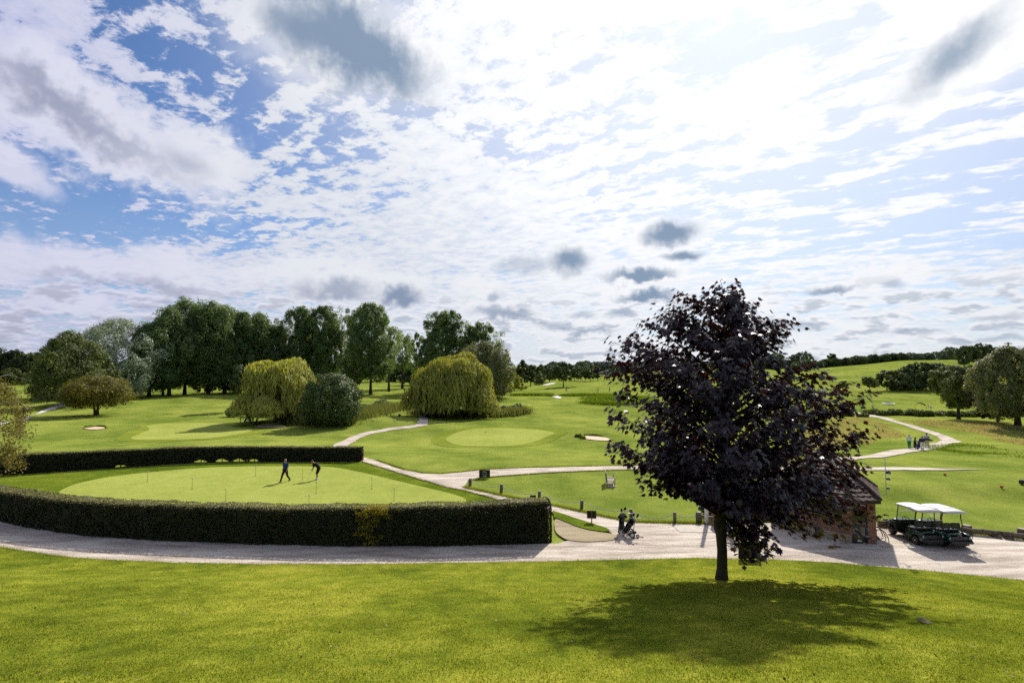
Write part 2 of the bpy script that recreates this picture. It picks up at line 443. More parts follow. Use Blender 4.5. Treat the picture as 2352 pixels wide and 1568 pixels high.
dark_c = smax([blob(820, 110, 225, 130, rot=-0.3, soft=(1.2, 0.35), wa=0.2), blob(690, 60, 90, 60, soft=(1.3, 0.1), wa=0.1),
               t.m('MULTIPLY', blob(170, 270, 330, 48, rot=-0.42, soft=(1.3, 0.0), wa=0.14), 0.8), t.m('MULTIPLY', blob(430, 370, 80, 36, rot=-0.3, soft=(1.3, 0.0), wa=0.14), 0.5),
               t.m('MULTIPLY', blob(2190, 125, 165, 60, rot=0.4, soft=(1.3, 0.0), wa=0.12), 0.85), blob(1545, 540, 72, 42, soft=(1.2, 0.3), wa=0.2, flat=0.3), blob(1578, 588, 56, 14, soft=(1.2, 0.3), wa=0.2),
               blob(1302, 595, 62, 36, rot=-0.1, soft=(1.25, 0.2), wa=0.22), blob(1465, 652, 120, 30, soft=(1.15, 0.3), wa=0.2, flat=0.8), blob(1482, 692, 88, 17, soft=(1.15, 0.3), wa=0.2, flat=0.6),
               t.m('MULTIPLY', blob(770, 672, 110, 38, soft=(1.2, 0.2), wa=0.22, flat=0.6), 0.75), blob(925, 690, 60, 34, soft=(1.15, 0.25), wa=0.22, flat=0.6), t.m('MULTIPLY', blob(1200, 612, 70, 22, soft=(1.3, 0.2), wa=0.2), 0.45),
               t.m('MULTIPLY', blob(1155, 722, 78, 20, soft=(1.2, 0.2), wa=0.2, flat=0.6), 0.8), t.m('MULTIPLY', blob(1275, 745, 50, 13, soft=(1.2, 0.2), wa=0.2), 0.6), t.m('MULTIPLY', blob(1365, 758, 62, 12, soft=(1.2, 0.2), wa=0.2), 0.6), t.m('MULTIPLY', blob(1340, 720, 40, 10, soft=(1.2, 0.2), wa=0.2), 0.5), t.m('MULTIPLY', blob(1425, 722, 40, 12, soft=(1.2, 0.2), wa=0.2), 0.5),
               t.m('MULTIPLY', blob(1915, 662, 92, 17, soft=(1.15, 0.2), wa=0.2, flat=0.7), 0.85), t.m('MULTIPLY', blob(2050, 655, 30, 12, soft=(1.2, 0.2), wa=0.2), 0.5),
               t.m('MULTIPLY', blob(390, 655, 90, 22, rot=-0.1, soft=(1.25, 0.1), wa=0.2), 0.6), t.m('MULTIPLY', blob(200, 640, 160, 16, rot=-0.1, soft=(1.3, 0.1), wa=0.2), 0.4),
               t.m('MULTIPLY', blob(2300, 724, 80, 9, soft=(1.2, 0.2), wa=0.2), 0.5), t.m('MULTIPLY', blob(2110, 758, 90, 7, soft=(1.2, 0.2), wa=0.2), 0.6), t.m('MULTIPLY', blob(2290, 772, 120, 8, soft=(1.2, 0.2), wa=0.2), 0.5), t.m('MULTIPLY', blob(1135, 683, 18, 16, soft=(1.2, 0.3), wa=0.2), 0.6),
               t.m('MULTIPLY', blob(1850, 748, 60, 11, soft=(1.2, 0.2), wa=0.2), 0.4)])
# small random cumulus band close to the horizon
Pb = t.node('ShaderNodeMapping'); t.l.new(AE, Pb.inputs[0]); Pb.inputs['Scale'].default_value = (20.0, 60.0, 1)
nb = t.noise(Pb.outputs[0], 1.0, 4, 0.55, 0.1, dim='2D')
band = t.m('MULTIPLY', t.sst(el, 0.19, 0.10), t.sst(nb, 0.46, 0.56))
bandd = t.m('MULTIPLY', t.m('MULTIPLY', t.sst(el, 0.17, 0.09), t.sst(t.noise(t.v('ADD', Pb.outputs[0], (0.0, 0.22, 0)), 1.0, 3, 0.55, 0.1, dim='2D'), 0.50, 0.68)), 0.55)

S = t.mix(1.0, sky.outputs[0], (0.55, 0.72, 0.98), 'MULTIPLY')
K = 9.0    # cloud radiance before the background strength of 0.1
# horizon haze
hz = t.m('POWER', t.m('SUBTRACT', 1.0, zz), 7.0)
hazec = t.mix(glow, (0.52 * K, 0.58 * K, 0.70 * K), (0.66 * K, 0.74 * K, 0.82 * K))
S = t.mix(t.m('MULTIPLY', hz, 0.75), S, hazec)
# cloud colours: brighter towards the sun, dimmer behind the camera
front = t.sst(cosun, -0.3, 0.5)
lit = t.mix(t.sst(cosun, 0.15, 0.8), (0.50 * K, 0.51 * K, 0.68 * K), (0.80 * K, 0.82 * K, 0.86 * K))
lit = t.mix(t.sst(cosun, 0.70, 0.99), lit, (1.10 * K, 1.10 * K, 1.10 * K))
lit = t.mix(t.m('MULTIPLY', t.sst(az, -0.38, -0.85), 0.6), lit, (0.60 * K, 0.60 * K, 0.84 * K))
lit = t.mix(front, (0.36 * K, 0.38 * K, 0.43 * K), lit)
thin = t.mix(t.m('MULTIPLY', t.sst(cosun, 0.6, 1.0), 0.6), S, lit)
S = thin
texture = t.m('MULTIPLY', t.sst(t.m('ADD', t.m('MULTIPLY', nC, 0.7), t.m('MULTIPLY', nB, 0.3)), 0.62, 0.36), 0.75)
litv = t.mix(t.m('MULTIPLY', texture, t.m('ADD', 0.5, t.m('MULTIPLY', t.sst(cosun, 0.97, 0.7), 0.5))), lit, t.mix(1.0, lit, (0.70, 0.77, 0.88), 'MULTIPLY'))
S = t.mix(t.m('MULTIPLY', hi, 0.93), S, litv)
S = t.mix(t.m('MULTIPLY', smax([white_c, band]), 0.9), S, t.mix(0.3, lit, (0.86 * K, 0.87 * K, 0.92 * K)))
shade = t.mix(t.sst(cosun, 0.3, 0.95), (0.24 * K, 0.25 * K, 0.38 * K), (0.19 * K, 0.29 * K, 0.43 * K))
S = t.mix(t.m('MULTIPLY', smax([dark_c, bandd]), 0.92), S, shade)
# below the horizon: dim ground colour
S = t.mix(t.sst(Zc, -0.01, -0.06), S, (0.8, 1.0, 0.5))
bg = t.node('ShaderNodeBackground'); t.l.new(S, bg.inputs[0]); bg.inputs[1].default_value = 0.1
ow = t.node('ShaderNodeOutputWorld'); t.l.new(bg.outputs[0], ow.inputs[0])
w.cycles.sampling_method = 'MANUAL'; w.cycles.sample_map_resolution = 512

sc = bpy.context.scene
sc.view_settings.view_transform = 'Standard'; sc.view_settings.look = 'None'
sc.view_settings.exposure = 0.18; sc.view_settings.gamma = 1.0
sc.render.engine = 'CYCLES'
sc.cycles.max_bounces = 5; sc.cycles.diffuse_bounces = 2; sc.cycles.glossy_bounces = 2; sc.cycles.transmission_bounces = 3; sc.cycles.transparent_max_bounces = 6
sc.cycles.caustics_reflective = False; sc.cycles.caustics_refractive = False
sc.cycles.use_adaptive_sampling = True; sc.cycles.adaptive_threshold = 0.02; sc.cycles.adaptive_min_samples = 12
sc.cycles.use_denoising = False

sc.cycles.sample_clamp_direct = 5.0; sc.cycles.sample_clamp_indirect = 4.0
# ------------------------------------------------------------------ ground materials
def grass_mat(name, a, b, c, fine=14.0, big=0.10, bump=0.6, stripe=None, worn=None):
    """a: deep green, b: mid, c: yellowish"""
    m, t = new_mat(name)
    g = t.node('ShaderNodeNewGeometry'); P = g.outputs['Position']
    n1 = t.noise(P, big, 4, 0.6); n2 = t.noise(P, big * 7, 4, 0.6); n3 = t.noise(P, fine, 4, 0.7)
    f = t.m('ADD', t.m('ADD', t.m('MULTIPLY', n1, 0.9), t.m('MULTIPLY', n2, 0.55)), t.m('MULTIPLY', n3, 0.5))
    f = t.m('ADD', t.m('MULTIPLY', t.m('SUBTRACT', f, 0.975), 1.55), 0.5)
    if stripe:
        x, y, z = t.sep(P)
        ang, per, amt = stripe
        q = t.m('ADD', t.m('MULTIPLY', x, math.cos(ang) * 2 * PI / per), t.m('MULTIPLY', y, math.sin(ang) * 2 * PI / per))
        q = t.m('ADD', q, t.m('MULTIPLY', n1, 5.0))
        f = t.m('ADD', f, t.m('MULTIPLY', t.m('SINE', q), amt))
    col = t.ramp(f, [(0.22, a), (0.5, b), (0.8, c)])
    if worn:
        col = t.mix(t.sst(t.noise(P, 0.9, 5, 0.7, 0.6), worn[1], worn[1] + 0.09), col, worn[0])
    hgt = t.m('ADD', t.noise(P, fine * 1.7, 3, 0.7), t.m('MULTIPLY', n2, 2.0))
    b_ = pbsdf(t, col, 0.95, 0.0, 0, bumpn(t, hgt, bump, 0.06))
    out(t, b_)
    return m
M_lawn = grass_mat('lawn_grass', (0.080, 0.114, 0.012), (0.175, 0.205, 0.020), (0.31, 0.31, 0.038), 11, 0.16, 0.8)
M_course = grass_mat('course_grass', (0.125, 0.172, 0.026), (0.200, 0.240, 0.042), (0.28, 0.31, 0.060), 6, 0.055, 0.55, stripe=(0.5, 9.0, 0.06))
M_green = grass_mat('green_turf', (0.26, 0.295, 0.06), (0.30, 0.335, 0.072), (0.345, 0.375, 0.09), 3.0, 0.12, 0.1)
M_collar = grass_mat('collar_turf', (0.15, 0.19, 0.025), (0.19, 0.228, 0.032), (0.235, 0.265, 0.042), 4.0, 0.2, 0.3)
M_surround = grass_mat('surround_turf', (0.07, 0.11, 0.010), (0.115, 0.158, 0.015), (0.19, 0.22, 0.025), 8, 0.12, 0.7)

def gravel_mat(name, a, b, c, sc_=5.0, stain=(0.30, 0.22, 0.15)):
    m, t = new_mat(name)
    g = t.node('ShaderNodeNewGeometry'); P = g.outputs['Position']
    mp = t.node('ShaderNodeMapping'); t.l.new(P, mp.inputs[0]); mp.inputs['Scale'].default_value = (0.30, 1.7, 1)
    n1 = t.noise(mp.outputs[0], 0.8, 5, 0.65, 0.4); n2 = t.noise(P, sc_ * 5, 4, 0.75); n3 = t.noise(P, sc_, 3, 0.6)
    f = t.m('ADD', t.m('MULTIPLY', n1, 0.65), t.m('MULTIPLY', n2, 0.35))
    col = t.ramp(f, [(0.40, a), (0.5, b), (0.60, c)])
    col = t.mix(t.m('MULTIPLY', t.sst(t.noise(mp.outputs[0], 2.1, 5, 0.7, 0.5), 0.56, 0.68), 0.6), col, stain)
    out(t, pbsdf(t, col, 0.9, 0.2, 0, bumpn(t, t.m('ADD', n2, n3), 0.35, 0.02)))
    return m
M_gravel = gravel_mat('gravel', (0.30, 0.245, 0.195), (0.49, 0.415, 0.345), (0.67, 0.59, 0.50))
M_path = gravel_mat('path_gravel', (0.50, 0.46, 0.43), (0.62, 0.58, 0.54), (0.72, 0.68, 0.64), 3.0, (0.45, 0.39, 0.33))
M_soil = gravel_mat('soil', (0.26, 0.20, 0.12), (0.33, 0.26, 0.16), (0.40, 0.33, 0.21), 4.0, (0.22, 0.22, 0.08))
M_sand = gravel_mat('sand', (0.60, 0.43, 0.30), (0.70, 0.51, 0.36), (0.76, 0.58, 0.43), 2.0, (0.52, 0.36, 0.25))
M_slab = simple('concrete', (0.52, 0.46, 0.39), 0.85, 0.2, var=0.1, scale=3)

# ------------------------------------------------------------------ ground sheet
ny, nx = GX.shape
V = np.stack([GX, GY, GZ], -1).reshape(-1, 3)
idx = np.arange(ny * nx).reshape(ny, nx)
Fq = np.stack([idx[:-1, :-1], idx[:-1, 1:], idx[1:, 1:], idx[1:, :-1]], -1).reshape(-1, 4)
g = np_mesh('ground', V, Fq, M_course, smooth=True)
tag(g, kind='structure')

def smooth_closed(pts, k=6, closed=True):
    P = np.array(pts, float); n = len(P); o = []
    rngk = range(n if closed else n - 1)
    for i in rngk:
        if closed: p0, p1, p2, p3 = P[(i - 1) % n], P[i], P[(i + 1) % n], P[(i + 2) % n]
        else: p0, p1, p2, p3 = P[max(i - 1, 0)], P[i], P[i + 1], P[min(i + 2, n - 1)]
        for j in range(k):
            q = j / k
            o.append(0.5 * ((2 * p1) + (-p0 + p2) * q + (2 * p0 - 5 * p1 + 4 * p2 - p3) * q * q + (-p0 + 3 * p1 - 3 * p2 + p3) * q ** 3))
    if not closed: o.append(P[-1])
    return np.array(o)
def inside(poly, x, y):
    r = np.zeros(x.shape, bool); n = len(poly)
    for i in range(n):
        x1, y1 = poly[i]; x2, y2 = poly[(i + 1) % n]
        c = ((y1 > y) != (y2 > y)) & (x < (x2 - x1) * (y - y1) / (y2 - y1 + 1e-12) + x1)
        r ^= c
    return r
def sheet_w(name, W, mat, off, step, kind='structure', edge=0.0):
    """lay a sheet with the world outline W on the terrain"""
    W = np.array(W, float)
    # densify the outline
    O = []
    for i in range(len(W)):
        a, b = W[i], W[(i + 1) % len(W)]
        n = max(1, int(np.linalg.norm(b - a) / step))
        for j in range(n): O.append(a + (b - a) * j / n)
    O = np.array(O)
    if edge > 0:
        ph = rng.random(2) * 50
        O = O + edge * np.stack([[mnoise.noise(Vector((p[0] * 1.1 + ph[0], p[1] * 1.1, 0))) for p in O], [mnoise.noise(Vector((p[0] * 1.1, p[1] * 1.1 + ph[1], 5))) for p in O]], 1)
    x0, y0 = O.min(0); x1, y1 = O.max(0)
    gx, gy = np.meshgrid(np.arange(x0, x1, step), np.arange(y0, y1, step))
    gx = gx + (rng.random(gx.shape) - .5) * step * .3; gy = gy + (rng.random(gy.shape) - .5) * step * .3
    mk = inside(O, gx.ravel(), gy.ravel())
    pts = [Vector(p) for p in O] + [Vector((a, b)) for a, b in zip(gx.ravel()[mk], gy.ravel()[mk])]
    ne = len(O)
    r = delaunay_2d_cdt(pts, [(i, (i + 1) % ne) for i in range(ne)], [], 0, 1e-5)
    v = np.array([(p[0], p[1]) for p in r[0]])
    T = np.array([f for f in r[2] if len(f) == 3])
    ce = v[T].mean(1)
    T = T[inside(O, ce[:, 0], ce[:, 1])]
    z = Z(v[:, 0], v[:, 1]) + off
    o = np_mesh(name, np.column_stack([v, z]), T, mat, smooth=True)
    tag(o, kind=kind)
    return o
def W_of(pix, smooth=True, k=5):
    W = [gp(*p)[:2] for p in pix]
    return smooth_closed(W, k) if smooth else np.array(W)

# putting green and its darker surround
PG = [(138, 1128.4), (182, 1110), (260.4, 1094.6), (338.5, 1085.5), (442.7, 1076.4), (547, 1071.7), (641, 1071), (755.8, 1073), (827, 1084.6), (899, 1101.8), (985, 1121.8), (1042, 1136), (1071, 1150), (1040, 1168), (900, 1186), (700, 1192), (450, 1182), (250, 1157), (150, 1140)]
PGW = W_of(PG)
sheet_w('putting_green', PGW, M_green, 0.045, 0.8)
SR = W_of([(-120, 1120), (-60, 1096), (130, 1086), (300, 1075), (480, 1065), (640, 1062), (820, 1062), (868, 1077), (942, 1096.6), (1020, 1118.5), (1068, 1129), (1114, 1141), (1150, 1151), (1180, 1166), (1200, 1195), (1100, 1215), (600, 1215), (200, 1190), (-80, 1160)], k=3)
sheet_w('turf_surround', SR, M_surround, 0.02, 0.8)
# course greens with collars
G1 = [(1025, 1007), (1048, 994.3), (1085, 985.7), (1142.5, 983), (1214, 985), (1257, 990), (1273, 995.8), (1243, 1008.7), (1200, 1021.5), (1142.5, 1025), (1071, 1024.4), (1033.7, 1017)]
G2 = [(299.7, 1006.8), (324.5, 995), (343, 985.8), (337.6, 978), (379.5, 973.3), (458, 971), (523.4, 972.5), (550, 975.2), (530, 979.8), (549.6, 983), (578.4, 987), (557.4, 996), (484, 1006.8), (392.6, 1010.7), (327, 1010.7)]
def grow(W, d):
    W = np.array(W); c = W.mean(0); v = W - c
    return c + v * (1 + d / np.maximum(np.linalg.norm(v, axis=1), 1)[:, None])
for G in (G1, G2):
    Wg = W_of(G)
    sheet_w('green_collar', grow(Wg, 2.2), M_collar, 0.03, 1.5)
    sheet_w('golf_green', Wg, M_green, 0.055, 1.5)
# bunkers with a turf lip along the far side
for B in ([(192, 984), (206, 980.6), (240, 981.5), (236, 985.5), (210, 987)], [(583, 975.5), (622, 974), (652, 979), (655, 982), (624, 982.8), (590, 981.8)], [(1323, 1003.5), (1334, 1001.2), (1374, 1002.6), (1396, 1007.6), (1406, 1012.5), (1375, 1012.2), (1338, 1007.3)]):
    Wb = W_of(B)
    sheet_w('bunker_sand', Wb, M_sand, 0.10, 0.8)
    n = len(Wb); cen = Wb.mean(0)
    far = [p for p in Wb if p[1] > cen[1] - 0.3]
    far.sort(key=lambda p: p[0])
    mb = MB()
    pts = [(p[0], p[1] + 0.2, float(Z(p[0], p[1])) + 0.10) for p in far]
    R = [0.05] + [0.24 + 0.06 * math.sin(i) for i in range(len(pts) - 2)] + [0.05]
    mb.tube(pts, R, 8)
    tag(mb.build('bunker_lip', M_surround), kind='structure')

# gravel road along the lawn, yard and paths
ROAD = [(-160, 1190), (-60, 1192), (0, 1200), (100, 1216), (200, 1229), (400, 1243), (600, 1251), (800, 1255), (1000, 1255), (1176, 1253), (1280, 1249), (1308, 1243), (1340, 1245), (1385, 1240), (1412, 1232), (1398, 1222), (1363, 1210), (1320, 1195), (1277, 1180), (1240, 1170), (1142.5, 1148), (1114, 1139.5), (1071, 1128), (1028, 1119), (985, 1107.5), (942, 1094.6), (899, 1082), (862, 1070), (829, 1060), (800, 1053), (770, 1044), (762, 1034), (765.8, 1022), (799.8, 1005.5), (839, 992.4), (891.4, 983), (930.7, 978.8), (954, 976), (963, 966), (962, 954.4), (943.7, 942.6), (934, 931), (943, 931), (954, 942.6), (975, 951.8), (984.3, 963.6), (981.7, 976.7), (954, 982), (904.5, 987), (860, 995), (826, 1005.5), (800, 1022.5), (800, 1036), (830, 1050), (864.6, 1058.8), (899, 1071.7), (927.6, 1080), (970.6, 1088), (1013.6, 1090), (1056.6, 1086), (1114, 1079.7), (1185.5, 1076.5), (1286, 1073.5), (1400, 1071), (1520, 1070), (1700, 1071), (1850, 1062), (1933, 1051), (2021, 1039.8), (2082, 1031), (2119, 1024), (2153, 1016.5), (2163, 1010.4), (2153, 1003), (2131, 994.5), (2094.4, 983.5), (2057.7, 971), (2021, 961), (1982, 955), (1950, 950), (1948, 947), (1964.7, 947), (1984, 948.5), (2004, 951.6), (2045.5, 961.4), (2094.4, 976), (2155.6, 994.5), (2187.5, 1005.5), (2209.5, 1014.8), (2168, 1026), (2106.7, 1037), (2045.5, 1048), (1945, 1060), (1900, 1070), (1982, 1074), (2080, 1074), (2168, 1076.5), (2268, 1079), (2168, 1081), (2080, 1080.5), (1987, 1080.7), (1800, 1080), (1600, 1078), (1400, 1080), (1286, 1084.6), (1214, 1089), (1142.5, 1094), (1099.6, 1097.5), (1074, 1104.6), (1065, 1120), (1099.6, 1126), (1142.5, 1137.6), (1180, 1146), (1277, 1164), (1309, 1172.8), (1345.8, 1179), (1376, 1184.6), (1410, 1193), (1449, 1200.7), (1492, 1202.6), (1631, 1205), (1760, 1203), (1900, 1200), (2030, 1203), (2120, 1213), (2202, 1224), (2352, 1240), (2560, 1262), (2560, 1372), (2352, 1337), (2200, 1322), (2050, 1308), (1900, 1295), (1750, 1288), (1600, 1286), (1400, 1290), (1176, 1295), (1000, 1297), (800, 1300), (600, 1300), (400, 1296), (250, 1290), (150, 1283), (60, 1270), (0, 1260), (-60, 1248), (-160, 1240)]
RW = W_of(ROAD, smooth=False)
sheet_w('gravel_path', RW, M_gravel, 0.06, 0.9, edge=0.16)
sheet_w('path', W_of([(58, 968), (75, 955), (95, 944), (130, 930), (150, 924), (158, 926), (150, 932), (110, 944), (60, 958), (20, 972), (-40, 985), (-40, 975)], False), M_path, 0.12, 1.5)
sheet_w('path', W_of([(1245, 884.5), (1262, 880), (1277, 879), (1272, 882), (1258, 885)], False), M_path, 0.15, 3)
sheet_w('path', W_of([(1268, 911.2), (1280, 909.3), (1290, 912.5), (1288, 915.5), (1277, 914.5)], False), M_path, 0.12, 2)
sheet_w('soil_bank', W_of([(1278, 1194), (1320, 1205), (1363, 1222), (1400, 1228), (1419, 1234), (1408, 1243), (1350, 1247), (1310, 1244), (1290, 1236), (1275, 1220)]), M_soil, 0.09, 0.5)
sheet_w('grass_strip', W_of([(1270, 1176), (1320, 1193), (1363, 1207), (1393, 1216.8), (1404, 1224.3), (1384, 1225.4), (1352, 1220), (1320, 1211.5), (1288, 1197.5), (1272, 1192)], False), M_surround, 0.13, 0.4, edge=0.06)
sheet_w('concrete_slab', [gp(1544, 1208.5)[:2], gp(1642, 1209)[:2], gp(1700, 1211)[:2], gp(1700, 1226)[:2], gp(1562, 1224.5)[:2]], M_slab, 0.078, 0.8)
# lawn in the foreground
bot = []
for p in [(-200, 1236), (-160, 1240), (-60, 1248), (0, 1260), (60, 1270), (150, 1283), (250, 1290), (400, 1296), (600, 1300), (800, 1300), (1000, 1297), (1176, 1295), (1400, 1290), (1600, 1286), (1750, 1288), (1900, 1295), (2050, 1308), (2200, 1322), (2352, 1337), (2560, 1372)]:
    bot.append(gp(*p)[:2])
LAWN = np.array(bot + [(40, 5), (-50, 5)])
sheet_w('lawn', LAWN, M_lawn, 0.10, 0.5, edge=0.10)

# ------------------------------------------------------------------ grasses
def blades(P, h, wd, lean, n_rand=rng):
    """P: (n,3) roots -> one triangle per blade"""
    n = len(P)
    a = n_rand.random(n) * 2 * PI
    hh = h * (0.55 + 0.9 * n_rand.random(n))
    ww = wd * (0.6 + 0.8 * n_rand.random(n))
    l = lean * n_rand.random(n) * hh
    b = n_rand.random(n) * 2 * PI
    dx, dy = np.cos(a) * ww / 2, np.sin(a) * ww / 2
    A = P + np.stack([dx, dy, np.zeros(n)], 1); B = P - np.stack([dx, dy, np.zeros(n)], 1)
    T = P + np.stack([np.cos(b) * l, np.sin(b) * l, hh], 1)
    V = np.stack([A, B, T], 1).reshape(-1, 3)
    return V, np.arange(3 * n).reshape(-1, 3)
M_blade = foliage('grass_blade', (0.05, 0.085, 0.010), (0.26, 0.27, 0.040), 0.45, 0.7, 0.05, (1.5, 1.45, 0.4), 0.8)
M_rough = foliage('rough_grass', (0.20, 0.19, 0.05), (0.52, 0.42, 0.24), 0.5, 0.7, 0.1, (1.3, 1.2, 0.8), 0.6)
M_fern = foliage('long_grass', (0.06, 0.10, 0.008), (0.16, 0.20, 0.025), 0.5, 0.7, 0.1, (1.3, 1.4, 0.6), 0.6)
M_reed = foliage('reed', (0.07, 0.09, 0.02), (0.26, 0.26, 0.09), 0.4, 0.7, 0.1, (1.3, 1.3, 0.7), 0.7)
def scatter(poly, n):
    poly = np.array(poly); x0, y0 = poly.min(0); x1, y1 = poly.max(0)
    o = []
    c = 0
    while c < n:
        q = np.stack([x0 + rng.random(n) * (x1 - x0), y0 + rng.random(n) * (y1 - y0)], 1)
        q = q[inside(poly, q[:, 0], q[:, 1])]; o.append(q); c += len(q)
    q = np.concatenate(o)[:n]
    return q
# lawn blades: denser close to the camera
Pl = []
for ya, yb, dens in ((7.5, 10.5, 1500), (10.5, 14, 1100), (14, 19, 650), (19, 26, 300)):
    xa = 1.1 * yb + 1
    n = int(dens * (yb - ya) * 2 * xa)
    q = np.stack([(rng.random(n) * 2 - 1) * xa, ya + rng.random(n) * (yb - ya)], 1)
    # tufty: keep with a noise mask
    k = np.sin(q[:, 0] * 3.1 + 2 * np.sin(q[:, 1] * 1.7)) * np.sin(q[:, 1] * 2.7 + 2 * np.sin(q[:, 0] * 1.3))
    q = q[rng.random(n) < 0.72 + 0.28 * k]
    q = q[inside(LAWN, q[:, 0], q[:, 1])]
    Pl.append(q)
Pl = np.concatenate(Pl)
Pl3 = np.column_stack([Pl, Z(Pl[:, 0], Pl[:, 1]) + 0.09])
V, Fc = blades(Pl3, 0.042, 0.015, 0.9)
tag(np_mesh('grass', V, Fc, M_blade), 'short mown grass blades of the foreground lawn', 'grass', kind='stuff')

def tuft_line(pix, n, wid, h, wd):
    W = np.array([gp(*p)[:2] for p in pix])
    L = np.r_[0, np.cumsum(np.linalg.norm(np.diff(W, axis=0), axis=1))]
    s_ = rng.random(n) * L[-1]
    x = np.interp(s_, L, W[:, 0]) + rng.normal(0, wid, n); y = np.interp(s_, L, W[:, 1]) + rng.normal(0, wid, n)
    return blades(np.column_stack([x, y, Z(x, y)]), h, wd, 0.7)
def cat(parts):
    Vs, Fs, b = [], [], 0
    for V, Fc in parts: Vs.append(V); Fs.append(Fc + b); b += len(V)
    return np.concatenate(Vs), np.concatenate(Fs)
V, Fc = cat([tuft_line([(-160, 1240), (0, 1260), (60, 1270), (150, 1283), (250, 1290), (400, 1296), (600, 1300), (800, 1300), (1000, 1297), (1176, 1295), (1400, 1290), (1600, 1286), (1750, 1288), (1900, 1295), (2050, 1308), (2200, 1322), (2352, 1337), (2500, 1360)], 26000, 0.10, 0.12, 0.014),
             tuft_line([(1065, 1120), (1142.5, 1137.6), (1277, 1164), (1345, 1179), (1410, 1193), (1449, 1200.7), (1631, 1205)], 14000, 0.10, 0.16, 0.02),
             tuft_line([(829, 1060), (862, 1070), (942, 1094.6), (1028, 1119), (1114, 1139.5), (1240, 1170), (1320, 1195), (1404, 1224)], 9000, 0.08, 0.10, 0.02),
             tuft_line([(864.6, 1058), (927.6, 1079), (970.6, 1087), (1013.6, 1089), (1056.6, 1085), (1114, 1078.7), (1286, 1072.5), (1520, 1069)], 12000, 0.10, 0.14, 0.02),
             tuft_line([(1074, 1104), (1142, 1094), (1286, 1084.6), (1400, 1080), (1600, 1078)], 7000, 0.1, 0.10, 0.02),
             tuft_line([(2030, 1203), (2120, 1213), (2202, 1224), (2352, 1240), (2560, 1262)], 9000, 0.14, 0.14, 0.02)])
tag(np_mesh('grass_verge', V, Fc, M_blade), 'ragged longer grass along the edges of the gravel paths', 'grass', kind='stuff')

def rough_patch(pix, n, h, wd, mat, name, label, cl=0.5, cat_='rough grass'):
    W = W_of(pix, True, 3)
    q = scatter(W, n)
    nz = np.array([mnoise.noise(Vector((a * 0.35, b * 0.22, 3.3))) for a, b in q])
    keep = rng.random(len(q)) < np.clip(0.5 + nz * 1.6, 0.05, 1)
    q = q[keep]; nz = nz[keep]
    V, Fc = blades(np.column_stack([q, Z(q[:, 0], q[:, 1])]), h, wd, 0.9)
    return tag(np_mesh(name, V, Fc, mat), label, cat_, kind='stuff')
rough_patch([(2050, 966), (2200, 968), (2352, 975), (2480, 990), (2480, 1050), (2352, 1022), (2260, 1000), (2180, 985)], 42000, 0.30, 0.05, M_rough, 'rough_grass', 'brownish rough grass on the right below the trees')
rough_patch([(1900, 965), (2000, 962), (2060, 990), (2080, 1003), (2000, 1018), (1940, 1035), (1850, 1040), (1820, 1000)], 30000, 0.26, 0.045, M_rough, 'rough_grass', 'pale rough grass inside the bend of the path')
rough_patch([(2115, 1022), (2230, 1020), (2352, 1040), (2420, 1055), (2352, 1052), (2230, 1044), (2130, 1030)], 9000, 0.2, 0.05, M_fern, 'long_grass', 'low dark grassy ridge right of the path corner')
def bank(pix, n, h, wd, mat, name, label, cat_='long grass', wid=0.5):
    V, Fc = tuft_line(pix, n, wid, h, wd)
    return tag(np_mesh(name, V, Fc, mat), label, cat_, kind='stuff')

q = scatter(LAWN, 2600); q = q[(q[:, 1] > 7) & (np.abs(q[:, 0]) < q[:, 1] * 1.1)]
pp = np.column_stack([q, Z(q[:, 0], q[:, 1]) + .135]); nn_ = np.column_stack([rng.normal(0, .5, (len(q), 2)), np.ones(len(q))]); nn_ /= np.linalg.norm(nn_, axis=1)[:, None]
U = np.cross(nn_, rng.normal(size=(len(q), 3))); U /= np.linalg.norm(U, axis=1)[:, None]; Vv = np.cross(nn_, U); sz_ = (.015 + .03 * rng.random(len(q)) ** 2)[:, None]
V = np.stack([pp + U * sz_, pp + Vv * sz_ * .7, pp - U * sz_, pp - Vv * sz_ * .7], 1).reshape(-1, 3)
tag(np_mesh('fallen_leaves', V, np.arange(len(V)).reshape(-1, 4), foliage('dead_leaf', (.05, .03, .012), (.42, .36, .16), .2, .7, .2)), 'small fallen leaves and daisies scattered over the foreground lawn', 'leaves', kind='stuff')
sheet_w('worn_patch', W_of([(2098, 1428), (2118, 1427), (2138, 1436), (2130, 1443), (2108, 1438)]), gravel_mat('bare_earth', (.05, .05, .02), (.08, .07, .03), (.12, .10, .05), 9, (.07, .09, .02)), 0.115, .1, edge=.12)
